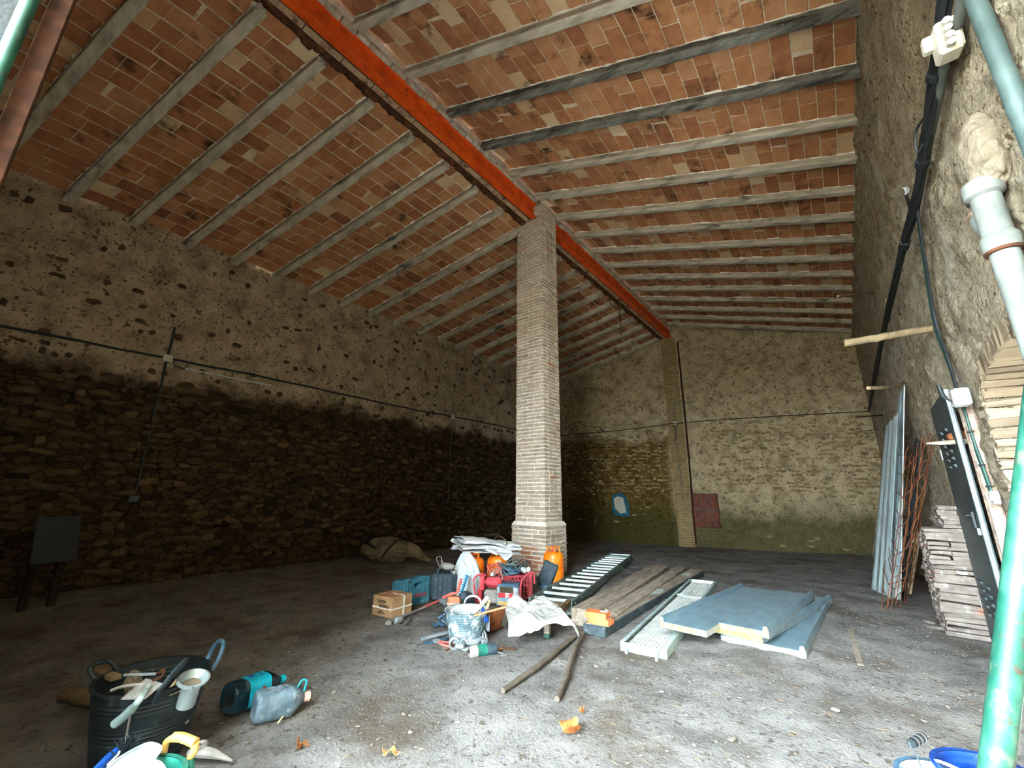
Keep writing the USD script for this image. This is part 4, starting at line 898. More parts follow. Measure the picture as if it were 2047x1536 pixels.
for k, (x, y) in enumerate([(.10, -.10), (.14, -.04), (.17, -.09)]):
    t = thing('plug', ['white plug at the front of the crate cables', 'white round plug in the middle of three on the crate', 'white plug nearest the right rim of the crate'][k], 'plug', at=in_crate(x, y, .30))
    part(t, 'body', rot(lathe([(0, -.03), (.026, -.03), (.03, 0), (.022, .03), (.010, .05), (0, .05)], 14), 60 + 20 * k, (1, .3 * k, 0)), 'white_plastic', smooth=40)
    part(t, 'cord', tube(curve([(0, .03, .0), (-.03, .06, .01), (-.08, .05, -.03)], 12), .006, 6), 'white_plastic', smooth=50)
o = in_crate(-.10, .08, .31); t = thing('paint_brush', 'wooden-handled brush sticking out of the crate cables', 'brush', at=o)
part(t, 'handle', rod((0, 0, 0), (-.07, .03, .07), .016, 10), 'wood_handle', smooth=50); part(t, 'ferrule', rod((0, 0, 0), (.03, -.012, -.03), .018, 10), 'dusty_steel', smooth=50)

# ---------------------------------------------------------------- battery with handle
b0 = np.array((-3.164, 3.693, 0.000)); b1_ = np.array((-2.956, 3.844, 0.000)); bd_ = (b1_ - b0); bw = np.linalg.norm(bd_); ang_b = math.degrees(math.atan2(bd_[1], bd_[0])) - 12
t = thing('battery_charger', 'grey battery charger with red and yellow label stripes in front of the red crate', 'charger', at=(b0 + b1_) / 2 + [0, .06, 0], rz=ang_b)
part(t, 'body', box(.25, .17, .20, (0, 0, .10), .012), 'dusty_steel')
part(t, 'lid', box(.256, .176, .03, (0, 0, .208), .010), 'tool_blue_grey')
part(t, 'window', box(.15, .006, .055, (-.01, -.087, .165), .003), 'glass_dark', 'dark window')
rb_ = part(t, 'red_band', box(.20, .004, .045, (.0, -.088, .112), .001), 'print_red', 'red label band')
part(t, 'yellow_band', box(.20, .004, .030, (.0, -.088, .035), .001), 'yellow_plastic', 'yellow label band')
part(rb_, 'white_square', box(.04, .005, .046, (.0, -.0885, .112), .001), 'print_white', 'white square on the red band')
part(rb_, 'lettering', place(text('5', .034, .002), (1, 0, 0), (0, 0, 1), (0, -1, 0), (-.010, -.091, .095)), 'print_red')
part(t, 'lettering', place(text('VOLTEL', .026, .002), (1, 0, 0), (0, 0, 1), (0, -1, 0), (-.085, -.086, .060)), 'print_blue', 'blue lettering')
for k in range(7): part(t, 'vent_fin', box(.006, .03, .006, (-.128, -.04, .03 + .02 * k), .001), 'print_dark')
part(t, 'handle', tube(curve([(.135, -.05, .06), (.14, -.05, .22), (.18, -.02, .30), (.26, .03, .33), (.27, .05, .22)], 30), .011, 8), 'crate_red', 'dark red tubular handle', smooth=50)

# red motor and white box behind it
mo = np.array((-3.256, 3.725, 0.000)); t = thing('petrol_motor', 'dusty red motor with a tank and a bent tube handle beside the leaning white sack', 'motor', at=mo, rz=25)
part(t, 'tank', cat([box(.19, .16, .10, (.05, 0, .225), .035), box(.198, .168, .012, (.05, 0, .225), .005)]), 'machine_red', smooth=40)
part(t, 'side_cover', cat([box(.05, .15, .17, (-.075, 0, .215), .02), box(.05, .13, .17, (-.10, -.01, .085), .025)]), 'machine_red', 'long red side cover')
part(t, 'engine_block', cat([box(.16, .14, .13, (.03, 0, .085), .02)] + [box(.15, .15, .006, (.03, 0, .04 + .018 * k), .002) for k in range(6)]), 'dusty_metal', 'dusty engine block')
part(t, 'cap', lathe([(0, .285), (.03, .285), (.03, .315), (.024, .322), (0, .322)], 16).apply_translation((.03, 0, 0)), 'dusty_metal', smooth=40)
part(t, 'tube_handle', tube(curve([(-.13, -.05, .02), (-.17, -.05, .20), (-.16, -.02, .27), (-.08, .02, .30)], 24), .010, 8), 'machine_red', smooth=50)
part(t, 'hose', tube(curve([(.02, -.02, .30), (.08, -.04, .36), (.13, .0, .32), (.14, .02, .20)], 20), .006, 6), 'dusty_metal', smooth=50)
o = np.array((-3.433, 4.122, 0.000)); t = thing('plastic_case', 'white plastic case with rounded edges behind the red motor', 'case', at=o + [0, .05, 0], rz=20)
part(t, 'shell', box(.20, .16, .24, (0, 0, .12), .03), 'white_plastic'); part(t, 'shell', box(.21, .05, .22, (0, .10, .12), .02), 'beige_plastic'); part(t, 'dial', rot(lathe([(0, 0), (.03, 0), (.026, .012), (0, .012)], 16), 90, (1, 0, 0)).apply_translation((.03, -.08, .15)), 'dusty_metal')

# ---------------------------------------------------------------- white sack leaning
so = np.array((-3.672, 3.661, 0.000))
surf('sack_print', ['#2b7f9c', '#3e98b3'], scale=9, rough=.6)
t = thing('leaning_sack', 'tall white woven sack with blue print leaning between the dark can and the gas cylinders', 'sack', at=so, rz=28)
def sackfn(u, v):
    a = u * 2 * PI; top = v
    rx = .22 * (1 - top) ** .55 + .012; ry = .13 * (1 - top) ** .6 + .010
    f = 1 + .10 * np.sin(5 * a + 3 * top) * (1 - top * .4) + .05 * np.sin(11 * a + 8 * top)
    return np.stack([rx * np.cos(a) * f + .05 * top + .05 * np.sin(3 * top), ry * np.sin(a) * f + .06 * top, .50 * top ** .9 + 0 * a], -1)
part(t, 'sack', grid(sackfn, 90, 40), 'sack_white', smooth=60)
part(t, 'flap', grid(lambda u, v: np.stack([.04 + .17 * u + .03 * v, -.10 + .07 * u - .01 * np.sin(7 * v), .42 - .16 * u - .22 * v + .015 * np.sin(9 * u)], -1), 20, 20, .004), 'sack_white', smooth=60)
part(t, 'print', place(text('SACO', .032, .003), (.35, -.2, .92), (-.92, .1, .36), (-.1, -.97, -.2), (.085, -.125, .06)), 'sack_print', 'blue print') if False else part(t, 'print', cat([place(box(.016, .034, .004, (0, 0, 0), .001), (.35, -.12, .93), (-.93, .1, .36), (0, -1, -.1), (.062 + .009 * k, -.133 + .003 * k, .07 + .024 * k)) for k in range(9)]), 'sack_print', 'strip of blue print')

# dark can
o = np.array((-3.734, 3.489, 0.000)); t = thing('fuel_can', 'dusty dark blue-grey ribbed can beside the blue tool case', 'can', at=o, rz=35)
part(t, 'body', box(.28, .18, .29, (0, 0, .145), .035), 'case_dark', smooth=40)
for k in range(5): part(t, 'rib', box(.016, .010, .22, (-.10 + .05 * k, -.092, .14), .004), 'case_dark')
part(t, 'handle', tube(curve([(-.08, 0, .28), (-.06, 0, .335), (.06, 0, .335), (.08, 0, .28)], 20), .014, 8), 'case_dark', smooth=50)
part(t, 'spout', lathe([(0, .28), (.025, .28), (.025, .315), (0, .315)], 14).apply_translation((.11, 0, 0)), 'dusty_metal', smooth=40)
single('rag', cloth_blob(.10, .06, .035, 15).apply_translation((0, 0, .03)), 'dusty_metal', 'grey rag thrown on top of the dark can', 'rag', at=o + [.02, .02, .33], smooth=True)
single('wire_loop', tube(curve([(-.02, 0, 0), (-.08, .0, .06), (-.12, .02, .10), (-.06, .03, .12), (.0, .01, .04)], 26), .005, 6), 'dusty_metal', 'loop of grey wire rising from the top of the dark can', 'wire', at=o + [-.05, 0, .33], smooth=50)

# ---------------------------------------------------------------- blue tool case
k0, k1 = np.array((-3.875, 2.957, 0.000)), np.array((-3.839, 3.369, 0.000)); kd = k1 - k0; kw = np.linalg.norm(kd)
t = thing('tool_case', 'upright teal-blue ribbed tool case with red lettering behind the cardboard box', 'tool case', at=(k0 + k1) / 2, rz=math.degrees(math.atan2(kd[1], kd[0])))
KH = .265
hole = Polygon([(.0, .205), (.10, .225), (.095, .20), (.005, .165)])
sil = Polygon([(-kw / 2 + .01, 0), (kw / 2 - .02, 0), (kw / 2 - .005, .02), (kw / 2, KH - .02), (kw / 2 - .03, KH), (.06, KH + .002), (.05, KH - .012), (-.05, KH - .02), (-.06, KH - .008), (-kw / 2 + .03, KH - .012), (-kw / 2, KH - .03), (-kw / 2, .02)]).buffer(.006).difference(hole)
shell = rot(extrude(sil, .09), 90, (1, 0, 0)); part(t, 'shell', mv(shell, (0, .09, 0)), 'case_blue')
for k in range(9):
    x = -kw / 2 + .035 + k * (kw - .07) / 8
    if -.02 < x < .11: part(t, 'rib', box(.012, .014, .10, (x, -.004, .095), .004), 'case_blue')
    else: part(t, 'rib', box(.012, .014, .20, (x, -.004, .13), .004), 'case_blue')
part(t, 'latch', box(.04, .02, .03, (-.06, -.004, KH - .03), .004), 'case_dark'); part(t, 'latch', box(.03, .02, .05, (-kw / 2 + .03, -.006, .12), .004), 'case_dark')
npl = part(t, 'name_plate', box(.155, .010, .055, (.075, -.006, .090), .004), 'case_blue')
part(npl, 'lettering', place(text('BOSCH', .032, .002), (1, 0, 0), (0, 0, 1), (0, -1, 0), (.008, -.0115, .074)), 'print_red', 'red lettering')

# ---------------------------------------------------------------- cardboard box
p0, p1, p2 = np.array((-3.871, 2.670, 0.000)), np.array((-3.598, 2.702, 0.000)), np.array((-3.735, 2.927, 0.000))
bx_ = p1 - p0; bw = np.linalg.norm(bx_); bdp = np.linalg.norm(p2 - p1); ux = bx_ / bw; uy = np.array([-ux[1], ux[0], 0]); BH = .175
t = thing('cardboard_box', 'small brown cardboard box strapped with white tape, left of the tool case', 'box', at=(p0 + p1) / 2 + uy * bdp / 2, rz=math.degrees(math.atan2(ux[1], ux[0])))
ctn = part(t, 'carton', box(bw, bdp, BH, (0, 0, BH / 2), .004), 'cardboard')
part(t, 'flap', box(bw * .98, bdp * .48, .004, (0, -bdp * .25, BH + .002), .001), 'cardboard'); part(t, 'flap', box(bw * .98, bdp * .48, .004, (0, bdp * .25, BH + .002), .001), 'cardboard')
part(ctn, 'tape', cat([box(bw + .006, bdp + .006, .016, (0, 0, BH * .44), .002)]), 'packing_tape', 'white tape around the middle')
part(ctn, 'tape', cat([box(.004, .022, BH, (bw / 2 + .001, .02, BH / 2), .001), box(bw * .6, .022, .004, (bw * .2, .02, BH + .005), .001)]), 'packing_tape', 'white tape over the side')
part(t, 'torn_print', cat([mv(rot(box(.05, .03, .003, r=.001), 30 * k, (0, 0, 1)), (-.08 + .05 * k, -.03 + .04 * (k % 2), BH + .005)) for k in range(4)]), 'tool_red', 'reddish torn label')
part(ctn, 'lettering', place(text('FERRER', .026, .0015), (-1, 0, 0), (0, 0, -1), (0, -1, 0), (bw * .36, -bdp / 2 - .0035, BH * .62)), 'print_dark', 'black lettering printed upside down')
for z, w_ in ((BH * .72, .11), (BH * .80, .14), (BH * .27, .07), (BH * .18, .11)): part(ctn, 'small_print', cat([box(.010, .002, .009, (-w_ / 2 + .013 * k, -bdp / 2 - .0008, z)) for k in range(int(w_ / .013))]), 'print_dark')

# ---------------------------------------------------------------- mortar tub with hand tools
def tub(t, rt, rb, h, mat_out, mat_in, ring=14, squash=1.0):
    n = 40; z = np.linspace(0, h, n); r = rb + (rt - rb) * (z / h) ** .9 + .0022 * np.sin(z / h * ring * 2 * PI) * ((z > .06 * h) & (z < .92 * h))
    outp = [(0, 0)] + list(zip(r, z)) + [(rt + .010, h), (rt + .010, h + .008), (rt - .006, h + .008)]
    inp = [(rt - .006, h + .006)] + [(rr - .008, zz) for rr, zz in zip(r[::-1], z[::-1]) if zz > .012] + [(0, .012)]
    a, b = lathe(outp, 56), lathe(inp, 56)
    for m in (a, b):
        v = np.array(m.vertices); q = np.arctan2(v[:, 1], v[:, 0]); v[:, :2] *= (1 + (squash - 1) * (v[:, 2:3] / h) * np.cos(2 * q)[:, None]); m.vertices = v
    part(t, 'wall', a, mat_out, smooth=40); part(t, 'inside', b, mat_in, smooth=40)
def tub_handle(rt, h, ang, up, mat, t, w=.075):
    a = math.radians(ang); c, s = math.cos(a), math.sin(a)
    pts = [(rt, -w, h), (rt + .012, -w * .85, h + up * .6), (rt + .018, -w * .35, h + up), (rt + .018, w * .35, h + up), (rt + .012, w * .85, h + up * .6), (rt, w, h)]
    pts = [(c * x - s * y, s * x + c * y, z) for x, y, z in pts]
    part(t, 'handle', tube(curve(pts, 30), .009, 8), mat, smooth=50)
to = np.array((-2.617, 2.714, 0.000)); TH, TR = .232, .172
t = thing('mortar_tub', 'grey builder\'s tub splashed with dried mortar, holding hand tools', 'tub', at=to)
tub(t, TR, .125, TH, 'tub_mortar', 'tub_inside')
tub_handle(TR, TH, -62, .06, 'tub_inside', t); tub_handle(TR, TH, 118, .06, 'tub_inside', t)
h0 = np.array((-2.568, 2.759, 0.200)); h1 = np.array((-2.383, 2.699, 0.360))
t = thing('hammer_handle', 'thick pale wooden handle sticking out of the mortar tub', 'handle', at=h0)
part(t, 'shaft', tube(np.linspace((0, 0, 0), h1 - h0, 6), [.014, .016, .017, .017, .018, .015], 10), 'wood_handle', smooth=50)
part(t, 'tang', rod((0, 0, 0), (h0 - h1) * .35, .007, 8), 'dusty_steel')
h0 = np.array((-2.522, 2.837, 0.200)); h1 = np.array((-2.442, 2.792, 0.310))
t = thing('trowel', 'short pale wooden tool handle in the mortar tub, right of the thicker one', 'trowel', at=h0)
part(t, 'handle', tube(np.linspace((0, 0, 0), h1 - h0, 6), [.011, .014, .015, .015, .015, .012], 10), 'wood_handle', smooth=50); part(t, 'blade', box(.10, .006, .12, (0, 0, -.07), .002), 'dusty_steel')
single('plastic_wedge', trimesh.Trimesh([(-.04, 0, -.06), (.05, 0, -.06), (.0, .02, .05), (-.04, .04, -.06), (.05, .04, -.06)]).convex_hull, 'tool_blue', 'bright blue plastic piece between the handles in the mortar tub', 'plastic piece', at=(-2.494, 2.756, 0.220))
l0, l1 = np.array((-2.437, 2.607, 0.240)), np.array((-2.254, 2.782, 0.300))
single('wooden_lath', mv(bar(l0, l1, .022, .012), -l0), 'tool_orange', 'orange-brown wooden lath laid across the right rim of the mortar tub', 'lath', at=l0)

# rusty sheet leaning behind the tub
c00, c10, c01, c11 = [np.array(p) for p in ((-2.611, 2.917, 0.010), (-2.584, 3.151, 0.010), (-2.506, 2.850, 0.200), (-2.438, 3.038, 0.210))]
single('rusty_sheet', grid(lambda u, v: (c00 - c00) * 0 + (c10 - c00) * u[..., None] + (c01 - c00) * v[..., None] + (c11 - c10 - c01 + c00) * (u * v)[..., None] + np.stack([0 * u, -.05 * np.sin(PI * v), .0 * u], -1), 20, 20, .008), 'rust_sheet', 'bent rust-brown metal sheet propped behind the mortar tub', 'metal sheet', at=c00, smooth=60)

# scaffold couplers, pliers, grinder in front of the tub
def coupler(label, at, rz):
    t = thing('scaffold_coupler', label, 'coupler', at=at, rz=rz, group='scaffold couplers in front of the mortar tub')
    for sx, tilt in ((-.045, 20), (.045, -25)):
        a = np.linspace(0, 2 * PI * .86, 24) + .5
        ring = tube(np.stack([np.cos(a) * .036, 0 * a, np.sin(a) * .036], 1), .008, 8)
        band = cat([mv(ring, (0, -.012, 0)), mv(ring, (0, .012, 0))])
        part(t, 'ring', rot(band, tilt, (0, 0, 1)).apply_translation((sx, 0, .045)), 'dusty_steel', smooth=50)
    sdl = part(t, 'saddle', box(.07, .045, .03, (0, 0, .03), .008), 'dusty_steel'); part(sdl, 'bolt', cat([rod((-.06, .02, .02), (-.085, -.05, .01), .006, 8), rod((.07, .02, .02), (.085, -.045, .01), .006, 8), box(.02, .02, .014, (-.085, -.05, .01), .003), box(.02, .02, .014, (.085, -.045, .01), .003)]), 'rusty_steel')
    return t
cpl = coupler('pale scaffold coupler with two open rings lying left of the grinder', (-2.512, 2.542, 0.000), 25)
copy(cpl, 'scaffold coupler half behind the grinder, right of the mortar tub base', (-2.462, 2.754, 0.000), rz=-35)
pl0, pl1 = np.array((-2.740, 2.550, 0.000)), np.array((-2.591, 2.545, 0.000))
t = thing('pliers', 'pinkish-handled pincers on the floor left of the mortar tub', 'pliers', at=(-2.692, 2.532, 0.000))
dd = pl1 - pl0
for s in (-1, 1): part(t, 'grip', tube(curve([(.11, .012 * s, .015), (.04, .03 * s, .018), (-.02, .012 * s, .018), (-.05, 0, .018)], 14), .010, 8), 'tool_red', smooth=50)
part(t, 'jaw', rot(cat([box(.06, .02, .02, (-.08, .012, .018), .005), box(.06, .02, .02, (-.08, -.012, .018), .005)]), 0, (0, 0, 1)), 'dusty_steel')
part(t, 'pivot', rod((-.045, 0, .005), (-.045, 0, .034), .012, 10), 'dusty_steel')
y0, y1 = np.array((-2.361, 2.488, 0.035)), np.array((-2.255, 2.669, 0.035)); ax = (y1 - y0) / np.linalg.norm(y1 - y0); Lg = np.linalg.norm(y1 - y0)
t = thing('breaker_tool', 'small green-banded cylindrical tool lying in front of the mortar tub', 'tool', at=y0)
part(t, 'end_cap', tube([(0, 0, 0), ax * .01, ax * Lg * .28, ax * Lg * .3], [.030, .040, .042, .038], 16), 'dusty_metal', smooth=40)
part(t, 'green_band', tube([ax * Lg * .30, ax * Lg * .62], [.041, .041], 16), 'bucket_green', 'green band', smooth=40)
part(t, 'barrel', tube([ax * Lg * .62, ax * Lg * .97, ax * Lg], [.040, .037, .028], 16), 'case_dark', smooth=40)
part(t, 'pin', cat([rod(ax * Lg, np.array((-2.155, 2.774, 0.030)) - y0, .007, 8), tube([np.array((-2.166, 2.764, 0.030)) - y0, np.array((-2.146, 2.781, 0.030)) - y0], [.013, .002], 8)]), 'rusty_steel')
part(t, 'lead', tube(curve([ax * Lg + [0, 0, -.02], ax * (Lg + .06) + [.02, -.03, -.03], ax * (Lg + .02) + [.05, -.05, -.03], ax * (Lg + .1) + [.03, -.06, -.03]], 20), .004, 6), 'dusty_steel')
part(t, 'lettering', place(text('Of', .022, .002), tuple(np.cross(ax, (0, 0, 1))), (0, 0, 1), tuple(-ax), -ax * .002 + np.cross(ax, (0, 0, 1)) * -.012 + np.array([0, 0, -.008])), 'print_dark')
# flat bars and clamps left of the tub
def flat_bar(name, a, b, w, h, mat, label, catg='bar'):
    a, b = np.array(a, float), np.array(b, float); single(name, mv(bar(a, b, w, h), -a), mat, label, catg, at=a)
flat_bar('iron_bar', (-2.901, 2.489, 0.015), (-2.825, 2.714, 0.030), .035, .018, 'dusty_steel', 'long grey iron bar on the floor left of the mortar tub')
flat_bar('iron_bar', (-2.814, 2.438, 0.012), (-2.754, 2.632, 0.014), .03, .014, 'tool_blue_grey', 'blue-grey flat bar lying just in front of the grey iron bar')
def clamp(label, a, b):
    a, b = np.array(a, float), np.array(b, float); d = (b - a) / np.linalg.norm(b - a); n = np.cross(d, (0, 0, 1)); L = np.linalg.norm(b - a)
    t = thing('bar_clamp', label, 'clamp', at=a)
    part(t, 'rail', bar((0, 0, 0), d * L, .028, .022), 'tool_blue_grey')
    for k, q in enumerate((.12, .55)): part(t, 'jaw', bar(d * L * q, d * L * q - n * (.13 - .03 * k), .026, .024), 'tool_blue_grey')
    part(t, 'foot', bar(d * L * .95, d * L * .95 + n * .08, .03, .03), 'case_dark'); part(t, 'screw', rod(d * L * .35, d * L * .35 - n * .12, .008, 8), 'dusty_steel')
clamp('blue-grey bar clamp reaching out from behind the mortar tub', (-3.027, 2.875, 0.070), (-3.067, 2.772, 0.020))
clamp('second blue-grey bar clamp lying higher, against the tub rim', (-3.021, 2.945, 0.140), (-3.136, 2.884, 0.050))
# demolition hammer with long chisel and cable
m0, m1 = np.array((-3.377, 3.140, 0.140)), np.array((-3.774, 3.884, 0.200))
t = thing('demolition_hammer', 'demolition hammer with a reddish bent handle and orange body behind the mortar tub', 'power tool', at=m0)
part(t, 'bent_handle', tube(curve([(0, 0, 0), np.array((-3.333, 3.220, 0.170)) - m0, np.array((-3.316, 3.288, 0.180)) - m0, np.array((-3.283, 3.286, 0.260)) - m0, np.array((-3.262, 3.285, 0.310)) - m0], 24), .016, 8), 'tool_red', smooth=50)
ob = np.array((-3.309, 3.244, 0.100)) - m0
part(t, 'body', rot(box(.13, .10, .10, (0, 0, 0), .015), 35, (0, 0, 1)).apply_translation(ob), 'tool_orange', 'orange body')
part(t, 'stripe', rot(box(.132, .102, .012, (0, 0, -.01), .003), 35, (0, 0, 1)).apply_translation(ob), 'print_white')
part(t, 'motor', rot(lathe([(0, -.08), (.055, -.08), (.06, 0), (.05, .08), (.03, .11), (0, .11)], 18), 70, (1, .4, 0)).apply_translation(ob + [.08, .10, .03]), 'case_dark', smooth=40)
cb = np.array((-3.416, 3.241, 0.080)) - m0
part(t, 'chuck', tube([cb, cb + (np.array((-3.522, 3.263, 0.070)) - m0 - cb)], [.035, .028], 14), 'dusty_steel', smooth=40)
c1_ = np.array((-3.595, 3.315, 0.060)) - m0; c2_ = np.array((-3.555, 2.903, 0.020)) - m0
part(t, 'chisel', tube([c1_, c1_ * .5 + c2_ * .5, c2_], [.014, .012, .012], 8), 'tool_red', 'reddish worn chisel shank', smooth=50)
t = thing('chisel_bar', 'bundle of pale mortar-caked steel rods on the floor beside the cardboard box', 'rod', at=(-3.498, 2.729, 0.020))
o = np.array((-3.498, 2.729, 0.020))
part(t, 'rod', rod(np.array((-3.468, 2.554, 0.015)) - o, np.array((-3.551, 2.948, 0.030)) - o, .012, 8), 'dusty_metal', smooth=50); part(t, 'rod', rod(np.array((-3.463, 2.624, 0.030)) - o, np.array((-3.560, 3.082, 0.040)) - o, .009, 8), 'dusty_steel', smooth=50)
part(t, 'tip', mv(stone(8, .07, .05, .05), np.array((-3.457, 2.578, 0.020)) - o), 'dusty_metal', smooth=True); part(t, 'clamp_head', mv(stone(9, .06, .08, .07), np.array((-3.428, 2.654, 0.030)) - o), 'dusty_steel', smooth=True)
single('extension_cord', tube(curve([np.array(q) - np.array((-3.434, 2.627, 0.010)) for q in ((-3.434, 2.627, 0.010), (-3.317, 2.627, 0.010), (-3.373, 2.738, 0.010), (-3.544, 2.907, 0.012), (-3.404, 2.892, 0.012), (-3.350, 2.982, 0.012), (-3.397, 3.174, 0.012))], 60), .006, 6), 'grey_conduit', 'thin grey cord snaking from the steel rods toward the mortar tub', 'cord', at=(-3.434, 2.627, 0.010), smooth=50)
bl0 = np.array((-3.397, 3.415, 0.120)); bl1 = np.array((-3.413, 3.520, 0.300))
t = thing('spirit_level', 'bright blue and white level standing among the tools in front of the white sack', 'level', at=bl0)
part(t, 'bar', bar((0, 0, 0), bl1 - bl0, .03, .02, (0, -1, .2)), 'print_blue'); part(t, 'scale', cat([bar((bl1 - bl0) * k / 9 + [0, -.012, 0], (bl1 - bl0) * (k + .4) / 9 + [0, -.012, 0], .02, .004, (0, -1, .2)) for k in range(1, 9)]), 'print_white', 'white marks')

# ---------------------------------------------------------------- low trestle with a white cloth
A_, B_, C_ = np.array((-2.458, 3.107, 0.000)), np.array((-2.156, 3.195, 0.000)), np.array((-2.339, 3.992, 0.000))
fx = (B_ - A_); fw = np.linalg.norm(fx); fx /= fw; fy = np.array([-fx[1], fx[0], 0])
t = thing('low_trestle', 'low wooden trestle with green feet under the white cloth', 'trestle', at=A_, rz=math.degrees(math.atan2(fx[1], fx[0])))
for x in (0, fw):
    part(t, 'skid', box(.05, .74, .05, (x, .40, .115), .006), 'old_wood')
    for y in (.03, .77): part(t, 'leg', box(.05, .05, .11, (x, y, .055), .005), 'grey_wood'); part(t, 'foot', box(.056, .056, .035, (x, y, .0175), .006), 'plank_steel' if y > .1 else 'green_paint', 'green foot')
part(t, 'brace', bar((.05, .03, .02), (.22, .40, .10), .02, .03), 'plank_steel'); part(t, 'top_board', box(fw + .04, .46, .02, (fw / 2, .32, .145), .004), 'old_wood')
cq = [np.array(p) for p in ((-2.469, 3.047, 0.270), (-2.133, 3.371, 0.240), (-1.854, 3.213, 0.150), (-2.232, 2.769, 0.190))]
def clothfn(u, v):
    U, V = u[..., None], v[..., None]
    p = cq[0] * (1 - U) * (1 - V) + cq[1] * U * (1 - V) + cq[2] * U * V + cq[3] * (1 - U) * V
    q = np.stack([u * 3, v * 3, 0 * u], -1)
    f1 = fbm(q * 1.3, 4, 71) - .5; f2 = np.sin(14 * u + 9 * v + 7 * fbm(q, 3, 72)) * (.35 + .65 * (1 - v))
    z = .07 * f1 + .026 * f2 + .03 * np.exp(-((u - .12) ** 2 / .01)) * (1 - v) - .10 * np.clip((v - .86) / .14, 0, 1) ** 1.5 * (.5 + .5 * np.sin(5 * u + 1)) - .05 * np.clip((u - .93) / .07, 0, 1)
    z = z + .03 * np.sin(PI * u) * np.sin(PI * v)
    return p + np.stack([.02 * f2 * 0 + .015 * np.sin(9 * v), .02 * np.sin(11 * u), z], -1)
single('white_cloth', mv(grid(clothfn, 90, 70, .008), -A_), 'cloth_white', 'crumpled white cloth sack draped over the low trestle', 'cloth', at=A_, smooth=60)

# ---------------------------------------------------------------- ladder
la, lb_ = np.array([-2.55, 3.85, 0]), np.array([-3.82, 8.45, 0]); ld = lb_ - la; LL = np.linalg.norm(ld[:2])
t = thing('ladder', 'long aluminium ladder lying flat from the white cloth toward the back wall', 'ladder', at=(la[0], la[1], 0), rz=math.degrees(math.atan2(ld[1], ld[0])))
LW = .44
pit = math.degrees(math.atan2(float(zfloor(lb_[1])), LL))
for s in (-1, 1):
    part(t, 'rail', rot(box(LL, .028, .085, (LL / 2, s * LW / 2, .085), .004), -pit, (0, 1, 0)), 'ladder_rail'); part(t, 'rail', rot(box(LL * .98, .026, .06, (LL / 2, s * (LW / 2 - .03), .031), .004), -pit, (0, 1, 0)), 'ladder_rail')
for k in range(16):
    x = .12 + k * (LL - .25) / 15
    part(t, 'rung', rot(box(.035, LW - .03, .028, (x, 0, .105), .006), -pit, (0, 1, 0)), 'rung')
    part(t, 'rivet', rot(cat([rod((x, s * (LW / 2 + .010), .09), (x, s * (LW / 2 + .018), .09), .010, 8) for s in (-1, 1)]), -pit, (0, 1, 0)), 'aluminium')
for q, (x, dy) in enumerate(((LL * .58, 0), (LL * .86, .06))):
    part(t, 'tie', rot(tube(curve([(x, -LW / 2 - .025, .0), (x - .02, -LW / 2 - .02, .12), (x, -LW / 4, .135), (x + .03, LW / 4, .135), (x, LW / 2 + .02, .12), (x, LW / 2 + .025, .01)], 30), .008, 6), -pit, (0, 1, 0)), 'green_paint', 'green cord')
    part(t, 'tie_end', tube(curve([(x, -LW / 2 - .02, .10), (x - .03, -LW / 2 - .10, .05), (x - .05, -LW / 2 - .20, .01)], 14), .007, 6), 'green_paint')

# ---------------------------------------------------------------- timbers
def timber(label, a, b, w, h, mat, tilt=0, seed=1):
    """a, b: centres of the underside at both ends"""
    a, b = np.array(a, float), np.array(b, float); d = b - a; L = np.linalg.norm(d)
    m = box(L, w, h, (L / 2, 0, h / 2), r=.008); m = m.subdivide_to_size(.12); v = np.array(m.vertices)
    v += (fbm(v * 6 + seed, 3, seed)[:, None] - .5) * .012; m = trimesh.Trimesh(v, m.faces, process=False)
    t = thing('timber_beam', label, 'beam', at=a, rz=math.degrees(math.atan2(d[1], d[0])), ry=-math.degrees(math.asin(d[2] / L)), group='three timbers on the floor')
    part(t, 'beam', rot(m, tilt, (1, 0, 0)), mat)
    return t, L
t1_, L1 = timber('widest grey weathered timber, next to the ladder', (-2.05, 3.66, .0), (-2.53, 7.0, -.05), .27, .145, 'grey_wood', seed=3)
for k, (x, y) in enumerate(((1.3, .1), (2.2, -.08))): part(t1_, 'split', box(.5, .004, .003, (x, y, .146)), 'print_dark')
t2_, L2 = timber('narrow grey timber tipped against the widest one, with a dark knot hole', (-1.91, 3.84, .005), (-2.32, 7.35, -.055), .13, .12, 'grey_wood', 14, seed=8)
part(t2_, 'knot', rot(lathe([(0, 0), (.03, 0), (.026, .004), (0, .004)], 12), 90, (1, 0, 0)).apply_translation((1.9, -.062, .09)), 'hole_dark', 'dark knot hole')
t3_, L3 = timber('dark painted timber carrying two orange bricks on its near end', (-1.87, 3.49, 0), (-2.09, 7.40, -.065), .205, .088, 'dark_beam', seed=12)
part(t3_, 'top_face', box(L3 - .02, .19, .006, (L3 / 2, 0, .088), .002), 'grey_wood', 'worn grey top face')
part(t3_, 'mortar_smear', mv(cloth_blob(.22, .075, .006, 31), (1.75, 0, .09)), 'tub_inside', 'pale mortar smear', smooth=True); part(t3_, 'mortar_smear', mv(cloth_blob(.16, .06, .005, 32), (3.3, .01, .09)), 'tub_inside', 'pale mortar smear', smooth=True)
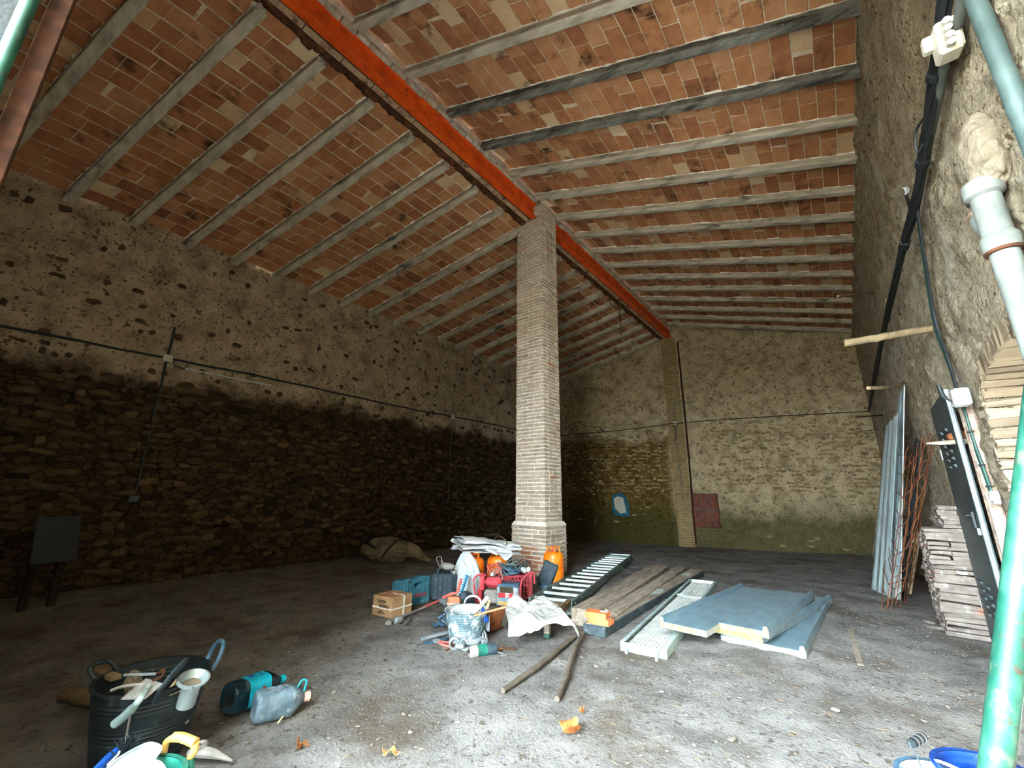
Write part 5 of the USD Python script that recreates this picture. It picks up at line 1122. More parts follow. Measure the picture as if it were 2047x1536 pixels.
def hollow_brick(label, at, rz):
    t = thing('hollow_brick', label, 'brick', at=at, rz=rz, group='orange hollow bricks on the dark timber')
    L, W, H = .19, .115, .046
    sh = sbox(-W / 2, 0, W / 2, H)
    for k in (-1, 0, 1): sh = sh.difference(sbox(k * .036 - .013, .010, k * .036 + .013, H - .010))
    part(t, 'body', place(extrude(sh, L), (0, 1, 0), (0, 0, 1), (1, 0, 0), (-L / 2, 0, 0)), 'hollow_brick')
    for k in range(2): part(t, 'groove', box(L, .003, .004, (0, -W / 2, .015 + .016 * k)), 'hollow_brick')
    part(t, 'mortar_spot', mv(cloth_blob(.035, .025, .004, 41), (.05, .02, H + .001)), 'tub_inside', 'dab of mortar', smooth=True)
    return t
hb = hollow_brick('upper orange hollow brick on the near end of the dark timber', (-1.865, 3.565, .088 + .047), 6)
copy(hb, 'lower orange hollow brick on the near end of the dark timber', (-1.845, 3.575, .088), rz=3)

# ---------------------------------------------------------------- scaffold plank
sa, sb_ = np.array([-1.39, 3.35, 0]), np.array([-1.775, 6.53, 0]); sd = sb_ - sa; SL = np.linalg.norm(sd); SW = .335
t = thing('scaffold_plank', 'galvanised perforated scaffold plank half under the roof panels', 'scaffold plank', at=sa, rz=math.degrees(math.atan2(sd[1], sd[0])))
sp = math.degrees(math.atan2(float(zfloor(sb_[1])), SL)); RS = lambda m: rot(m, -sp, (0, 1, 0))
part(t, 'tread', RS(box(SL, SW - .03, .008, (SL / 2, 0, .026), .002)), 'plank_tread', 'perforated tread')
for s in (-1, 1): part(t, 'side_rail', RS(cat([box(SL, .012, .066, (SL / 2, s * SW / 2, .033), .003), box(SL, .03, .010, (SL / 2, s * (SW / 2 - .012), .064), .003)])), 'plank_steel')
for x in (0, SL): part(t, 'end_plate', RS(box(.010, SW, .066, (x, 0, .033), .003)), 'plank_steel')
part(t, 'cross_bar', RS(tube(curve([(SL * .66, -SW / 2, .05), (SL * .655, -.05, .04), (SL * .66, .05, .04), (SL * .665, SW / 2, .05)], 16), .012, 8)), 'plank_steel', smooth=50)
for y in (-.11, .11): part(t, 'hook', RS(cat([box(.03, .03, .05, (-.015, y, .03), .006), tube(curve([(-.02, y, .05), (-.05, y, .045), (-.055, y, .0)], 10), .012, 8)])), 'plank_steel')
hx, hy = np.meshgrid(np.arange(.05, SL - .04, .034), np.linspace(-SW / 2 + .035, SW / 2 - .035, 10)); dot = lathe([(0, .0015), (.0085, .0015), (.0115, 0)], 6); dk = lathe([(0, .002), (.0065, .002), (.0065, 0)], 6)
part(t, 'perforation', RS(cat([mv(dk, (x, y, .0302)) for x, y in zip(hx.ravel(), hy.ravel())])), 'hole_dark', 'rows of punched holes', kind='stuff')
part(t, 'raised_rim', RS(cat([mv(lathe([(.007, .003), (.0105, .003), (.0125, 0)], 6), (x, y, .030)) for x, y in zip(hx.ravel(), hy.ravel())])), 'plank_tread', kind='stuff')

# ---------------------------------------------------------------- roof panels
def panel(label, at, rz, W, L, ribs, foam, th_=.045, rx=0, ry=0):
    t = thing('roof_panel', label, 'roof panel', at=at, rz=rz, rx=rx, ry=ry, group='insulated roof panels')
    part(t, 'foam_core', mv(rough_box(L - .004, W - .008, th_ - .008, .006, int(W * 1000), .03).subdivide_to_size(.12), (L / 2, W / 2, th_ / 2)), foam, 'foam edge')
    part(t, 'top_sheet', box(L, W, .004, (L / 2, W / 2, th_), .001), 'panel_top'); part(t, 'bottom_sheet', box(L, W, .003, (L / 2, W / 2, .0015), .001), 'galvanised')
    for y in (0, W): part(t, 'side_strip', box(L, .003, th_ - .004, (L / 2 + .002, y, th_ / 2), .001), 'galvanised')
    for y in ribs:
        pf = np.array([(-.022, 0), (-.012, .036), (.012, .036), (.022, 0)])
        rb = trimesh.creation.extrude_polygon(Polygon(pf), L, engine='earcut'); rb = place(rb, (0, 1, 0), (0, 0, 1), (1, 0, 0), (0, y, th_ + .001))
        part(t, 'rib', rb, 'panel_top'); part(t, 'rib_end', box(.006, .03, .03, (.0, y, th_ + .015), .004), foam)
    return t
# local x runs along the panel away from the camera, local y to the left
def pan(label, nr, far, W, z, ribs, foam, tilt=0):
    nr, far = np.array(nr, float), np.array(far, float); d = far - nr
    return panel(label, (nr[0], nr[1], z), math.degrees(math.atan2(d[1], d[0])), W, np.linalg.norm(d), ribs, foam, rx=tilt, ry=1.2)
pan('lowest roof panel, with white foam, lying on the floor at the right of the pile', (-.43, 4.05), (-.35, 6.35), .58, .0, (.018, .29), 'foam_white')
pan('middle roof panel with yellow foam, turned askew between the others', (-.70, 4.03), (-.33, 6.25), .40, .050, (.018,), 'foam_yellow')
pan('upper right roof panel with a rib on its right edge', (-.64, 3.96), (-.47, 5.95), .36, .112, (.018,), 'foam_yellow')
pan('upper left roof panel resting on the scaffold plank, ribbed on its left edge', (-1.02, 3.70), (-.83, 5.95), .37, .108, (.352,), 'foam_yellow')

# ---------------------------------------------------------------- poles and leaves on the floor
for k, (a, b, lab) in enumerate((((-1.801, 2.204, 0.020), (-1.959, 3.460, 0.030), 'left one of two dark crooked poles on the floor, pointing to the bricks'), ((-1.507, 2.318, 0.020), (-1.902, 3.367, 0.050), 'right one of two dark poles on the floor, pointing to the bricks'))):
    a, b = np.array(a), np.array(b); n = 14; P = np.linspace(a, b, n) + rng.normal(0, .0025, (n, 3)) * [1, 1, .3]
    P[:, 0] += .012 * np.sin(np.linspace(0, 5, n) + k)
    single('wooden_pole', mv(tube(P, np.linspace(.016, .021, n), 9), -a), 'pole_wood', lab, 'pole', at=a, group='two dark poles on the floor', smooth=50)
def leaf(label, at, rz, L, W, mat, seed, lobes=0):
    t = thing('dry_leaf', label, 'leaf', at=at, rz=rz, group='dry leaves on the floor')
    def fn(u, v):
        x = (u - .5) * L; w = W / 2 * np.sin(PI * np.clip(u, .02, .98)) ** .7 * (1 + (.45 * np.abs(np.sin(lobes * PI * u)) - .2 if lobes else 0)); y = (v * 2 - 1) * w
        return np.stack([x, y, .012 + .5 * y ** 2 / W + .015 * np.sin(9 * u + seed) + .012 * (fbm(np.stack([x * 40, y * 40, 0 * x + seed], -1), 3, seed) - .5) + .02 * (u - .5) ** 2 * 4], -1)
    part(t, 'blade', grid(fn, 30, 16, .0012), mat, smooth=70); part(t, 'stalk', tube(curve([(-L / 2, 0, .015), (-L * .2, 0, .02), (L * .35, 0, .02), (L * .62, .01, .012)], 14), .0014, 5), 'leaf_brown')
leaf('curled red-brown dry lobed leaf alone in the middle of the near floor', (-1.285, 2.114, 0.000), 150, .095, .10, 'leaf_brown', 1, 2)
leaf('small brown dry leaf at the lower left of the lit floor', (-2.183, 1.191, 0.000), 25, .06, .026, 'leaf_brown', 2)
leaf('pale tan dry leaf at the bottom edge of the picture', (-1.816, 1.419, 0.000), 30, .085, .034, 'leaf_pale', 3)
leaf('tiny brown dry leaf scrap behind the red-brown leaf', (-1.329, 2.306, 0.000), 60, .03, .02, 'leaf_brown', 4)
flat_bar('wood_strip', (-0.175, 5.155, 0.004), (-0.119, 4.160, 0.004), .035, .008, 'grey_wood', 'thin grey slat lying on the floor left of the brick stack', 'slat')

# ---------------------------------------------------------------- brick stack by the door
g_ = np.random.default_rng(88)
BW, BD, BHT = .275, .128, .0375
src = [rough_box(BW, BD, BHT, .007, 300 + k, .28) for k in range(5)]
half = [rough_box(BW * .48, BD, BHT, .007, 320 + k, .28) for k in range(2)]
ncs = 28
rows = ['first row', 'second row', 'third row', 'fourth row', 'fifth row']
first = {}
for c in range(ncs):
    z = c * .0388
    dx = .627 + .004 * math.sin(c * .9) + .0006 * c
    for r_ in range(5):
        if c >= ncs - 5 and r_ == 0 and c < ncs: xoff = .03
        else: xoff = 0
        top = c >= ncs - 5 - r_ // 2
        if c >= ncs - 2 and r_ > 2: continue
        y = 5.585 + r_ * .133
        two = (c in (17, 18, 19) and r_ == 0) or (g_.random() < .06 and not top)
        lab0 = f'clay brick by the metal door: {ordinal(c)} course up, {rows[r_]} back'
        for s in ((1,) if top else (-1, 1) if two else (0,)):
            key = ('h', g_.integers(2)) if two or top else ('f', g_.integers(5))
            xx = dx + (-.02 if top else 0) + s * BW * .255 + g_.normal(0, .007) ; yy = y + g_.normal(0, .005); rz_ = g_.normal(0, 1.6) + (180 if g_.random() < .5 else 0)
            lab = lab0 + (', left half' if s < 0 else ', right half' if s > 0 and not top else ', short piece' if top else '')
            lab = lab.replace('course ', 'course ')
            if key not in first:
                m = (half if two else src)[key[1]]
                t = thing('clay_brick', lab, 'brick', at=(xx, yy, z + BHT / 2), rz=rz_, group='stacked clay bricks by the door')
                part(t, 'body', m, 'stack_brick'); first[key] = t
            else: copy(first[key], lab, (xx, yy, z + BHT / 2), rz=rz_)
single('brick_fragment', mv(stone(77, .12, .08, .03), (0, 0, .012)), 'stack_brick', 'flat pale brick fragment on the floor in front of the stack', 'fragment', at=(0.430, 5.757, -0.012)); single('brick_fragment', mv(stone(78, .08, .07, .025), (0, 0, .01)), 'stack_brick', 'small pale brick fragment nearer the rebar mesh', 'fragment', at=(0.425, 6.038, -0.021))

# ---------------------------------------------------------------- metal sheets leaning on the right wall
def leaning(label, b0, b1, t0, t1, waves, seed, name='metal_sheet'):
    b0, b1, t0, t1 = [np.array(p, float) for p in (b0, b1, t0, t1)]
    n = np.cross(b1 - b0, t0 - b0); n /= np.linalg.norm(n)
    if n[0] > 0: n = -n
    def fn(u, v):
        U, V = u[..., None], v[..., None]
        p = (b0 * (1 - U) + b1 * U) * (1 - V) + (t0 * (1 - U) + t1 * U) * V
        return p + n * (np.round(np.sin(u * waves * 2 * PI) * 1.6).clip(-1, 1) * .010)[..., None] - b0
    t = thing(name, label, 'metal sheet', at=b0, group='metal sheets leaning on the right wall')
    m = grid(fn, 60, 16, .003); part(t, 'sheet', m, 'galvanised')
    part(t, 'edge', tube([b1 - b0, t1 - b0], [.008, .008], 6), 'galvanised')
    return t
leaning('front galvanised profiled sheet leaning on the right wall, stepped at the top', (0.053, 8.069, -0.078), (0.192, 7.450, -0.058), (0.600, 8.218, 2.185), (0.620, 6.655, 2.139), 3, 1)
leaning('tallest galvanised sheet, behind the other, reaching up to the branch', (0.193, 7.403, -0.061), (0.302, 7.352, -0.060), (0.700, 7.243, 2.397), (0.780, 7.012, 2.565), 1, 2)
s0, s1 = np.array((0.213, 7.221, -0.050)), np.array((0.620, 6.585, 2.116))
single('steel_angle', mv(bar(s0, s1, .03, .012, (-1, 0, .3)), -s0), 'dark_metal', 'thin black steel strip between the two leaning metal sheets', 'strip', at=s0)
s0, s1 = np.array([.22, 13.95, -.27]), np.array([.45, 14.0, .62])
single('wood_strip', mv(bar(s0, s1, .03, .015, (-1, 0, .3)), -s0), 'grey_wood', 'short slat leaning behind the metal sheets by the back wall', 'slat', at=s0)
s0, s1 = np.array((0.431, 7.980, -0.075)), np.array((0.700, 8.285, 0.713))
t = thing('pallet', 'short wooden pallet piece leaning behind the rebar mesh', 'pallet', at=s0)
dv = s1 - s0; o2 = np.array([-.30, -.06, 0])
part(t, 'board', bar((0, 0, 0), dv, .06, .022, (-1, -.3, .3)), 'wood_handle'); part(t, 'board', bar(o2 * .25, dv + o2 * .25, .05, .02, (-1, -.3, .3)), 'old_wood')
for q in (.12, .85): part(t, 'cross_board', bar(dv * q + [.02, 0, 0], dv * q + o2 * .6, .02, .07), 'wood_handle')
s0, s1 = np.array((0.341, 7.524, -0.060)), np.array((0.740, 6.677, 1.809))
single('steel_plate', mv(bar(s0, s1, .20, .012, (-1, -.2, .3)), -s0), 'dark_metal', 'dark plate standing in for the black gap behind the rebar mesh', 'plate', at=s0)  # dark sheet put where only an unlit gap shows behind the mesh

# rebar mesh, bent into a loose half roll
t = thing('rebar_mesh', 'rusty bent panel of rebar mesh standing against the right wall', 'rebar mesh', at=(0.235, 7.006, -0.053))
o = np.array((0.235, 7.006, -0.053)); g_ = np.random.default_rng(91)
VB = [(0.092, 6.506, -0.027), (0.124, 6.376, -0.022), (0.159, 6.678, -0.032), (0.163, 6.354, -0.022), (0.226, 6.818, -0.037), (0.253, 6.776, -0.036), (0.315, 7.133, -0.047), (0.354, 7.251, -0.051), (0.450, 7.906, -0.073)]
VM = [(0.400, 8.305, 0.846), (0.340, 6.608, 0.666), (0.420, 6.900, 0.788), (0.400, 6.557, 0.648), (0.500, 6.816, 0.908), (0.460, 5.948, 0.844), (0.580, 6.650, 1.080), (0.550, 6.165, 0.985), (0.620, 6.287, 1.136)]
VT = [(0.580, 7.631, 1.800), (0.620, 6.620, 1.736), (0.660, 6.724, 1.673), (0.620, 6.148, 1.590), (0.720, 6.589, 1.767), (0.660, 5.609, 1.740), (0.740, 6.065, 1.807), (0.700, 5.451, 1.747), (0.750, 5.803, 1.715)]
CUR = []
for k in range(9):
    P = curve([np.array(VB[k]) - o, np.array(VM[k]) - o, np.array(VT[k]) - o], 22); P += g_.normal(0, .004, P.shape); CUR.append(P)
    part(t, 'long_bar', tube(P, .0036, 5), 'rust', smooth=50)
order = [0, 1, 3, 5, 7, 8, 6, 4, 2]
for q in range(2, 21, 2):
    P = curve([CUR[k][q] + g_.normal(0, .006, 3) for k in order[:6]], 24); part(t, 'cross_bar', tube(P, .0034, 5), 'rust', smooth=50)
for q in (3, 7, 11, 15, 19):
    P = np.array([CUR[8][q] + [.02, .03, 0], CUR[6][q], CUR[4][q], CUR[2][q] + [-.03, -.05, .01]]); part(t, 'cross_bar', tube(curve(P, 12), .004, 5), 'rust', smooth=50)

# ---------------------------------------------------------------- poles at the gate, blue bucket, grey tub, roller
pdir = (np.array((0.258, 1.500, 0.932)) - np.array((0.158, 1.500, 0.586))); pdir /= np.linalg.norm(pdir)
pm = np.array((0.158, 1.500, 0.586)); pa = pm - pdir * (pm[2] / pdir[2]); pb2 = pm + pdir * ((XR - .05 - pm[0]) / pdir[0] if pdir[0] > 0 else 2)
pb2 = pm + pdir * min(np.linalg.norm(pb2 - pm), 2.2)
single('green_pole', mv(tube(np.linspace(pa, pb2, 14), .0265, 18), -pa), 'green_paint', 'worn green steel tube leaning in the right foreground', 'pole', at=pa, smooth=50)
pc = pa + np.array([.115, .02, 0]); single('rusty_pole', mv(tube(np.linspace(pc, pb2 + [.10, .02, 0], 8), .017, 12), -pc), 'rust', 'thinner rusty tube leaning just right of the green tube', 'pole', at=pc, smooth=50)
bc = np.array((0.236, 2.477, 0.250)); bc = np.array([bc[0] + .0, bc[1] - .16, 0])
t = thing('blue_bucket', 'glossy blue plastic bucket at the bottom right behind the green tube', 'bucket', at=bc)
tub(t, .145, .115, .25, 'bucket_blue', 'bucket_blue', ring=3)
part(t, 'bail', tube(curve([(-.15, .02, .24), (-.12, -.05, .27), (0, -.13, .275), (.12, -.12, .262), (.15, .0, .24)], 30), .005, 6), 'white_plastic', 'white carrying bail', smooth=50)
gcn = np.array((0.124, 2.422, 0.200)); gcn = np.array([gcn[0] - .01, gcn[1] - .13, 0])
t = thing('grey_tub', 'grey-blue round tub cut by the bottom edge of the picture', 'tub', at=gcn)
tub(t, .13, .105, .20, 'tool_blue_grey', 'tub_inside', ring=6)
r0, r1 = np.array((0.038, 2.275, 0.300)), np.array((0.078, 2.365, 0.300))
t = thing('paint_roller', 'small black paint roller on a bent wire standing up from the grey tub', 'paint roller', at=r0)
part(t, 'sleeve', tube(np.linspace((0, 0, 0), r1 - r0, 6), [.013, .0145, .0145, .0145, .0145, .013], 14), 'tub_black', smooth=50)
for k in range(3): part(t, 'band', tube([(r1 - r0) * (.2 + .3 * k), (r1 - r0) * (.24 + .3 * k)], [.0152, .0152], 14), 'dusty_metal')
part(t, 'wire', tube(curve([(r1 - r0) * 1.05, (0, 0, 0), -(r1 - r0) * .12, np.array((0.054, 2.305, 0.220)) - r0, gcn + [-.02, .0, .02] - r0], 40), .0025, 6), 'aluminium', smooth=50)

# ---------------------------------------------------------------- near black tub with tools
nt_ = np.array([-2.66, .69, 0.0])
t = thing('rubber_tub', 'large black ribbed rubber tub full of masonry tools in the left foreground', 'tub', at=nt_)
tub(t, .222, .155, .325, 'tub_black', 'tub_black', ring=18, squash=1.06)
part(t, 'handle', tube(curve([(-.03, .215, .315), (-.03, .23, .37), (.0, .245, .41), (.06, .245, .41), (.10, .225, .37), (.10, .20, .315)], 34), .011, 8), 'tool_blue_grey', 'grey-worn rope-style handle', smooth=50)
part(t, 'handle', tube(curve([(-.14, -.17, .315), (-.16, -.2, .36), (-.19, -.19, .38), (-.22, -.13, .37), (-.20, -.09, .315)], 30), .011, 8), 'tub_black', smooth=50)
part(t, 'seam', tube(np.array([[.17 + .045 * k / 8, -.09 - .02 * k / 8, .02 + .03 * k] for k in range(9)]) , .004, 6), 'dusty_metal', 'grey seam line')
single('rubble_fill', mv(cat([mv(stone(700 + k, .07, .06, .05), (rng.uniform(-.12, .12), rng.uniform(-.12, .12), rng.uniform(-.03, .03))) for k in range(60)]), (0, 0, 0)), 'dusty_metal', 'broken mortar lumps filling the black tub', 'rubble', at=nt_ + [0, 0, .17], kind='stuff', smooth=False)
w0, w1, w2 = np.array((-2.485, 0.642, 0.360)), np.array((-2.330, 0.580, 0.345)), np.array((-2.449, 0.537, 0.250))
t = thing('trowel', 'mortar-grey trowel with its handle hanging over the front rim of the black tub', 'trowel', at=w0)
bq_ = [np.array(p) - w0 for p in ((-2.512, 0.624, 0.370), (-2.389, 0.656, 0.370), (-2.386, 0.603, 0.335), (-2.455, 0.541, 0.335))]
part(t, 'blade', trimesh.Trimesh(np.vstack([bq_, np.array(bq_) - [0, 0, .005]])).convex_hull, 'dusty_metal', 'flat grey blade')
part(t, 'handle', tube(curve([np.array((-2.421, 0.616, 0.365)) - w0, np.array((-2.332, 0.574, 0.355)) - w0, np.array((-2.386, 0.568, 0.310)) - w0, np.array((-2.425, 0.554, 0.275)) - w0, w2 - w0], 24), [.010] * 6 + [.013] * 6 + [.017] * 12 if len(curve([(0, 0, 0)] * 5, 24)) == 24 else .014, 12), 'plank_steel', 'worn pale green handle', smooth=50)
d0 = np.array((-2.438, 0.694, 0.360)); vd = np.array([.35, .55, .0]); vd /= np.linalg.norm(vd)
t = thing('steel_disc', 'dark round disc standing on edge inside the black tub', 'disc', at=d0)
dm = lathe([(0, -.004), (.085, -.004), (.09, 0), (.085, .006), (.03, .010), (0, .010)], 30)
part(t, 'disc', rot(rot(dm, 62, (1, 0, 0)), -35, (0, 0, 1)), 'case_dark', smooth=30); part(t, 'hub', rot(rot(lathe([(0, .008), (.02, .008), (.02, .016), (0, .016)], 14), 62, (1, 0, 0)), -35, (0, 0, 1)), 'dusty_steel')
f0 = np.array((-2.410, 0.768, 0.330)); t = thing('metal_funnel', 'grey flanged metal pipe piece at the right rim of the black tub', 'pipe piece', at=f0)
part(t, 'pipe', rot(lathe([(.03, -.09), (.036, -.09), (.036, .0), (.056, .018), (.062, .020), (.062, .028), (.054, .030), (.034, .008), (.03, -.02)], 26), 18, (0, 1, 0)), 'galvanised', smooth=40)
part(t, 'dirt', rot(lathe([(0, .0), (.033, .0), (.033, .004), (0, .004)], 16), 18, (0, 1, 0)), 'cement_lump')
single('rubble_lump', stone(61, .09, .07, .06), 'stack_brick', 'pinkish brick lump under the trowel blade in the black tub', 'lump', at=(-2.505, 0.649, 0.310), smooth=True)
single('work_glove', cloth_blob(.045, .03, .05, 66), 'cement_lump', 'dusty rolled glove behind the trowel in the black tub', 'glove', at=(-2.589, 0.598, 0.340), smooth=True)
t = thing('putty_knife', 'small bent iron clamp lying on top of the tools in the black tub', 'clamp', at=(-2.497, 0.606, 0.390))
part(t, 'bar', rod((-.06, -.05, 0), (.03, .04, 0), .006, 8), 'dusty_steel', smooth=50); part(t, 'jaw', tube(curve([(.03, .04, 0), (.05, .06, .015), (.06, .05, -.01), (.04, .03, -.02)], 14), .005, 6), 'rusty_steel')
t = thing('pointing_iron', 'thin bent iron tool at the left inside the black tub', 'tool', at=(-2.513, 0.548, 0.330))
part(t, 'shank', tube(curve([(-.02, -.03, .02), (.0, .0, .03), (.03, .05, .03), (.06, .09, .02)], 16), .006, 6), 'dusty_metal', smooth=50)
single('saucer', rot(lathe([(0, 0), (.05, .004), (.07, .016), (.068, .018), (.05, .008), (0, .004)], 24), 20, (1, 0, 0)), 'wood_handle', 'pale dish half sunk at the front rim of the black tub', 'dish', at=(-2.487, 0.739, 0.300), smooth=True)
k0_, k1_ = np.array((-3.070, 0.538, 0.300)), np.array((-2.744, 0.570, 0.330)); flat_bar('wood_strip', k0_, k1_, .04, .02, 'old_wood', 'end of a brown slat sticking out behind the black tub', 'slat')

# green bucket with tools at the bottom edge
gb = np.array([-1.97, .50, 0])
t = thing('green_bucket', 'green plastic bucket of tools cut by the bottom edge of the picture', 'bucket', at=gb)
tub(t, .145, .11, .235, 'bucket_green', 'bucket_green', ring=0)
t = thing('spade_handle', 'yellow D-shaped spade handle standing in the green bucket', 'spade handle', at=(-2.021, 0.643, 0.270))
o = np.array((-2.021, 0.643, 0.270))
y_ = [np.array(q) - o for q in ((-2.095, 0.619, 0.235), (-2.089, 0.620, 0.270), (-2.072, 0.634, 0.285), (-2.043, 0.653, 0.285), (-1.996, 0.683, 0.272), (-1.997, 0.684, 0.250), (-2.007, 0.677, 0.225))]
part(t, 'grip', tube(curve([y_[2], y_[3], y_[4]], 12), [.0155] * len(curve([y_[2], y_[3], y_[4]], 12)), 14), 'yellow_plastic', smooth=50)
part(t, 'arm', tube(curve([y_[0], y_[1], y_[2]], 12), .011, 10), 'yellow_plastic', smooth=50); part(t, 'arm', tube(curve([y_[4], y_[5], y_[6]], 12), .012, 10), 'yellow_plastic', smooth=50)
part(t, 'socket', cat([rod(y_[0], y_[0] * 1.3 + [0, 0, -.03], .014, 10), rod(y_[6], y_[6] * 1.2 + [0, 0, -.03], .014, 10)]), 'bucket_green', 'green socket')
pw = np.array((-2.066, 0.531, 0.270)); t = thing('plastic_scoop', 'white plastic scoop standing in the green bucket', 'scoop', at=pw)
sv = [np.array(p) - pw for p in ((-2.036, 0.443, 0.270), (-2.061, 0.486, 0.285), (-2.096, 0.558, 0.285), (-2.070, 0.588, 0.280), (-2.043, 0.594, 0.270), (-2.026, 0.576, 0.255), (-2.014, 0.595, 0.240), (-1.977, 0.587, 0.230))]
sc = np.mean(sv, 0); ring_ = np.vstack([curve(sv + [sv[0]], 60)])
msh = [];  nR = len(ring_)
vv = np.vstack([ring_, sc + (ring_ - sc) * .5 + [0, 0, -.004], [sc + [0, 0, -.012]]]); ff = []
for i in range(nR - 1): ff += [(i, i + 1, nR + i + 1), (i, nR + i + 1, nR + i), (nR + i, nR + i + 1, 2 * nR)]
sm_ = trimesh.Trimesh(np.vstack([vv, vv - [0, 0, .006]]), ff + [(c + len(vv), b + len(vv), a + len(vv)) for a, b, c in ff], process=False)
part(t, 'blade', sm_, 'plastic_white', smooth=60); part(t, 'rim', tube(ring_, .004, 6), 'plastic_white', smooth=50)
bl = np.array((-2.185, 0.498, 0.240)); t = thing('blue_float', 'bright blue plastic float behind the white scoop', 'float', at=bl)
part(t, 'plate', tube(curve([np.array(q) - bl for q in ((-2.125, 0.442, 0.240), (-2.180, 0.488, 0.250), (-2.203, 0.515, 0.250), (-2.198, 0.530, 0.250))], 20), [.012] * 5 + [.018] * 10 + [.010] * 5 if len(curve([(0, 0, 0)] * 4, 20)) == 20 else .015, 10), 'tool_blue', smooth=50); part(t, 'rib', tube(curve([np.array(q) - bl for q in ((-2.122, 0.471, 0.250), (-2.146, 0.498, 0.260), (-2.165, 0.505, 0.260))], 10), .004, 6), 'print_white')
t = thing('brush_head', 'dark bristle brush head sticking up from the green bucket', 'brush', at=(-2.178, 0.535, 0.250))
part(t, 'bristles', cat([rod((0, 0, -.05), (rng.normal(0, .022), rng.normal(0, .022), .035), .002, 4) for k in range(60)]), 'tub_black', kind='stuff'); part(t, 'stock', box(.05, .03, .03, (0, 0, -.06), .006), 'old_wood')
pkc = np.array((-2.419, 0.868, 0.000)); t = thing('pick_head', 'grey iron pick head with an eye lying on the floor by the green bucket', 'pick', at=pkc, rz=-12)
part(t, 'head', tube(curve([(-.05, -.05, .03), (-.01, -.02, .04), (.02, .02, .035), (.06, .06, .025), (.09, .10, .008)], 24), np.concatenate([np.linspace(.014, .022, 8), np.linspace(.022, .02, 6), np.linspace(.018, .004, len(curve([(0, 0, 0)] * 5, 24)) - 14)]), 8), 'dusty_metal', smooth=40)
part(t, 'eye', tube(np.stack([.024 * np.cos(np.linspace(0, 2 * PI, 20)) - .02, .024 * np.sin(np.linspace(0, 2 * PI, 20)) - .02, np.full(20, .06)], 1), .010, 8), 'dusty_metal', smooth=50)

# water jugs
def jug(name, label, c, axis, L, w, body, parts_):
    c = np.array(c, float); ax = np.array(axis, float); ax /= np.linalg.norm(ax); side = np.cross((0, 0, 1), ax); side /= np.linalg.norm(side); up = np.cross(ax, side)
    t = thing(name, label, 'jug', at=c)
    n = 46; s = np.linspace(0, 1, n); k = 40; a = np.linspace(0, 2 * PI, k, endpoint=False)
    sq = np.stack([np.sign(np.cos(a)) * np.abs(np.cos(a)) ** .55, np.sign(np.sin(a)) * np.abs(np.sin(a)) ** .55], 1); circ = np.stack([np.cos(a), np.sin(a)], 1)
    prof = []
    for q in s:
        r = w * min(1, .80 + q * 4) if q < .72 else w * (1 - .74 * ((q - .72) / .28) ** 1.3)
        r *= 1 - .018 * (math.sin(q * 34) > .6 and q < .68)
        b = np.clip((q - .68) / .3, 0, 1); prof.append((sq * (1 - b) + circ * b) * r)
    m = sweep([ax * L * q for q in s], prof)
    part(t, 'bottle', place(m, (1, 0, 0), (0, 1, 0), (0, 0, 1)), body, smooth=50)
    return t, ax, side, up
jB, axb, sdb, upb = jug('water_jug', 'dusty grey plastic water jug with a pink cap lying nearest the camera', (-2.606, 1.131, 0.070), np.array((-2.565, 1.333, 0.055)) - np.array((-2.606, 1.131, 0.070)), .245, .068, 'dusty_jug', None)
part(jB, 'cap', tube([axb * .247, axb * .252, axb * .275, axb * .278], [.020, .024, .024, .018], 16), 'cap_pink', 'pink screw cap', smooth=40)
part(jB, 'carry_ring', tube(curve([axb * .20 + upb * .05, axb * .22 + upb * .085, axb * .245 + upb * .075, axb * .24 + upb * .03], 16), .005, 6), 'plastic_teal', 'turquoise carry loop', smooth=50)
part(jB, 'emboss', cat([tube(curve([axb * (.05 + .03 * k) + upb * .0665 + sdb * -.03, axb * (.065 + .03 * k) + upb * .068, axb * (.05 + .03 * k) + upb * .0665 + sdb * .03], 10), .003, 5) for k in range(4)]), 'dusty_jug')
jA, axa, sda, upa = jug('water_jug', 'clear plastic water jug with a turquoise label lying in the shade behind the dusty one', (-2.796, 1.066, 0.072), np.array((-2.859, 1.429, 0.066)) - np.array((-2.796, 1.066, 0.072)), .30, .070, 'clear_plastic', None)
a_ = np.linspace(0, 2 * PI, 40, endpoint=False); sq_ = np.stack([np.sign(np.cos(a_)) * np.abs(np.cos(a_)) ** .55, np.sign(np.sin(a_)) * np.abs(np.sin(a_)) ** .55], 1) * .0712
jl = part(jA, 'label', sweep([axa * .085, axa * .10, axa * .19, axa * .205], [sq_] * 4), 'plastic_teal', 'turquoise label', smooth=50)
lz = axa * .10 + upa * .0725
part(jl, 'lettering', cat([place(text('BI', .030, .0012), tuple(-sda), tuple(axa), tuple(upa), lz + sda * .03 + axa * .012)]), 'tool_blue', 'blue lettering'); part(jl, 'small_print', cat([place(box(.012, .010, .001), tuple(axa), tuple(sda), tuple(upa), lz + axa * .07 - sda * (.0 + .018 * k)) for k in range(2)]), 'tool_blue')
part(jl, 'red_mark', place(box(.016, .014, .001), tuple(axa), tuple(-upa), tuple(sda * -1), axa * .16 - sda * .0725 + upa * .02), 'print_red')
part(jA, 'cap', tube([axa * .302, axa * .33], [.022, .022], 16), 'plastic_teal', smooth=40)
st0, st1 = np.array((-2.582, 1.318, 0.020)), np.array((-2.478, 1.206, 0.008)); single('wooden_splinter', mv(bar(st0, st1, .009, .006), -st0), 'wood_handle', 'pale wooden splinter by the pink cap of the dusty jug', 'splinter', at=st0)

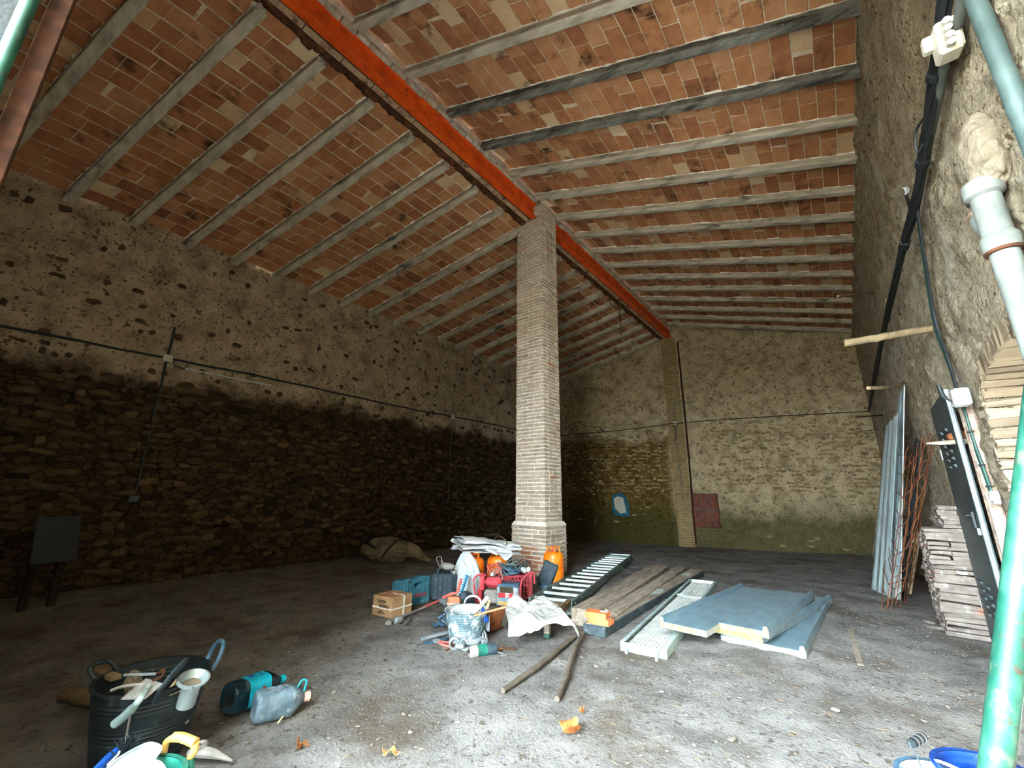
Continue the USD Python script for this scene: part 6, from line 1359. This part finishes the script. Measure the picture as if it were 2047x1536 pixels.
# ---------------------------------------------------------------- big sack by the left wall, things in the dark
surf('dark_sacking', ['#1d1913', '#2c261d'], scale=9, rough=.95, bump=.4, spec=.1)
so = np.array([-6.62, 4.78, 0.0])
t = thing('builders_sack', 'full dirty woven sack with dark print lying by the left wall', 'sack', at=so, rz=32)
m = cloth_blob(.47, .30, .225, 81, 10, .35); part(t, 'sack', mv(m, (0, 0, .185)), 'sack_dirty', smooth=True)
mt = np.array(m.vertices)
part(t, 'tied_neck', tube(curve([(.38, -.05, .20), (.55, -.05, .16), (.68, -.06, .08), (.82, -.08, .04)], 20), np.linspace(.14, .03, len(curve([(0, 0, 0)] * 4, 20))), 10), 'sack_dirty', smooth=60)
part(t, 'strap', tube(curve([(.02, -.30, .08), (.12, -.30, .22), (.26, -.20, .37), (.36, -.02, .36)], 20), .018, 6), 'dark_metal', 'dark strap')
part(t, 'print', cat([place(box(.045, .07, .012, (0, 0, 0), .003), (.75, -.1, -.4), (.4, -.3, .8), (0, -.93, .35), (-.28 + .055 * k, -.255 - .008 * k * (6 - k) / 2, .335 - .032 * k)) for k in range(7)]), 'dark_metal', 'dark print')
o = np.array([-6.6, .62, 0]); t = thing('board_table', 'dark board propped on a trestle in the shade by the left wall', 'board', at=o, rz=8)
part(t, 'board', rot(box(.5, .34, .035, (0, 0, 0), .006), 62, (0, 1, 0)).apply_translation((0, 0, .66)), 'dark_metal'); part(t, 'leg', box(.06, .06, .50, (-.05, -.10, .25), .006), 'dark_sacking'); part(t, 'leg', box(.06, .06, .50, (-.05, .10, .25), .006), 'dark_sacking'); part(t, 'crosspiece', box(.05, .3, .06, (-.05, 0, .48), .006), 'dark_sacking')
single('dark_sack', cloth_blob(.17, .14, .12, 91).apply_translation((0, 0, .11)), 'dark_sacking', 'dim sack in the dark at the left edge of the picture', 'sack', at=(-3.62, .14, 0), smooth=True)
for k, (x, y, a, lb) in enumerate(((-3.45, .62, 20, 'nearer of two short logs in the dark behind the black tub'), (-3.75, .85, 35, 'farther of two short logs in the dark behind the black tub'))):
    single('log', rot(tube(np.array([[-.22, 0, .04], [0, .01, .045], [.22, 0, .04]]), [.035, .04, .03], 9), a, (0, 0, 1)), 'old_wood', lb, 'log', at=(x, y, 0), smooth=50)
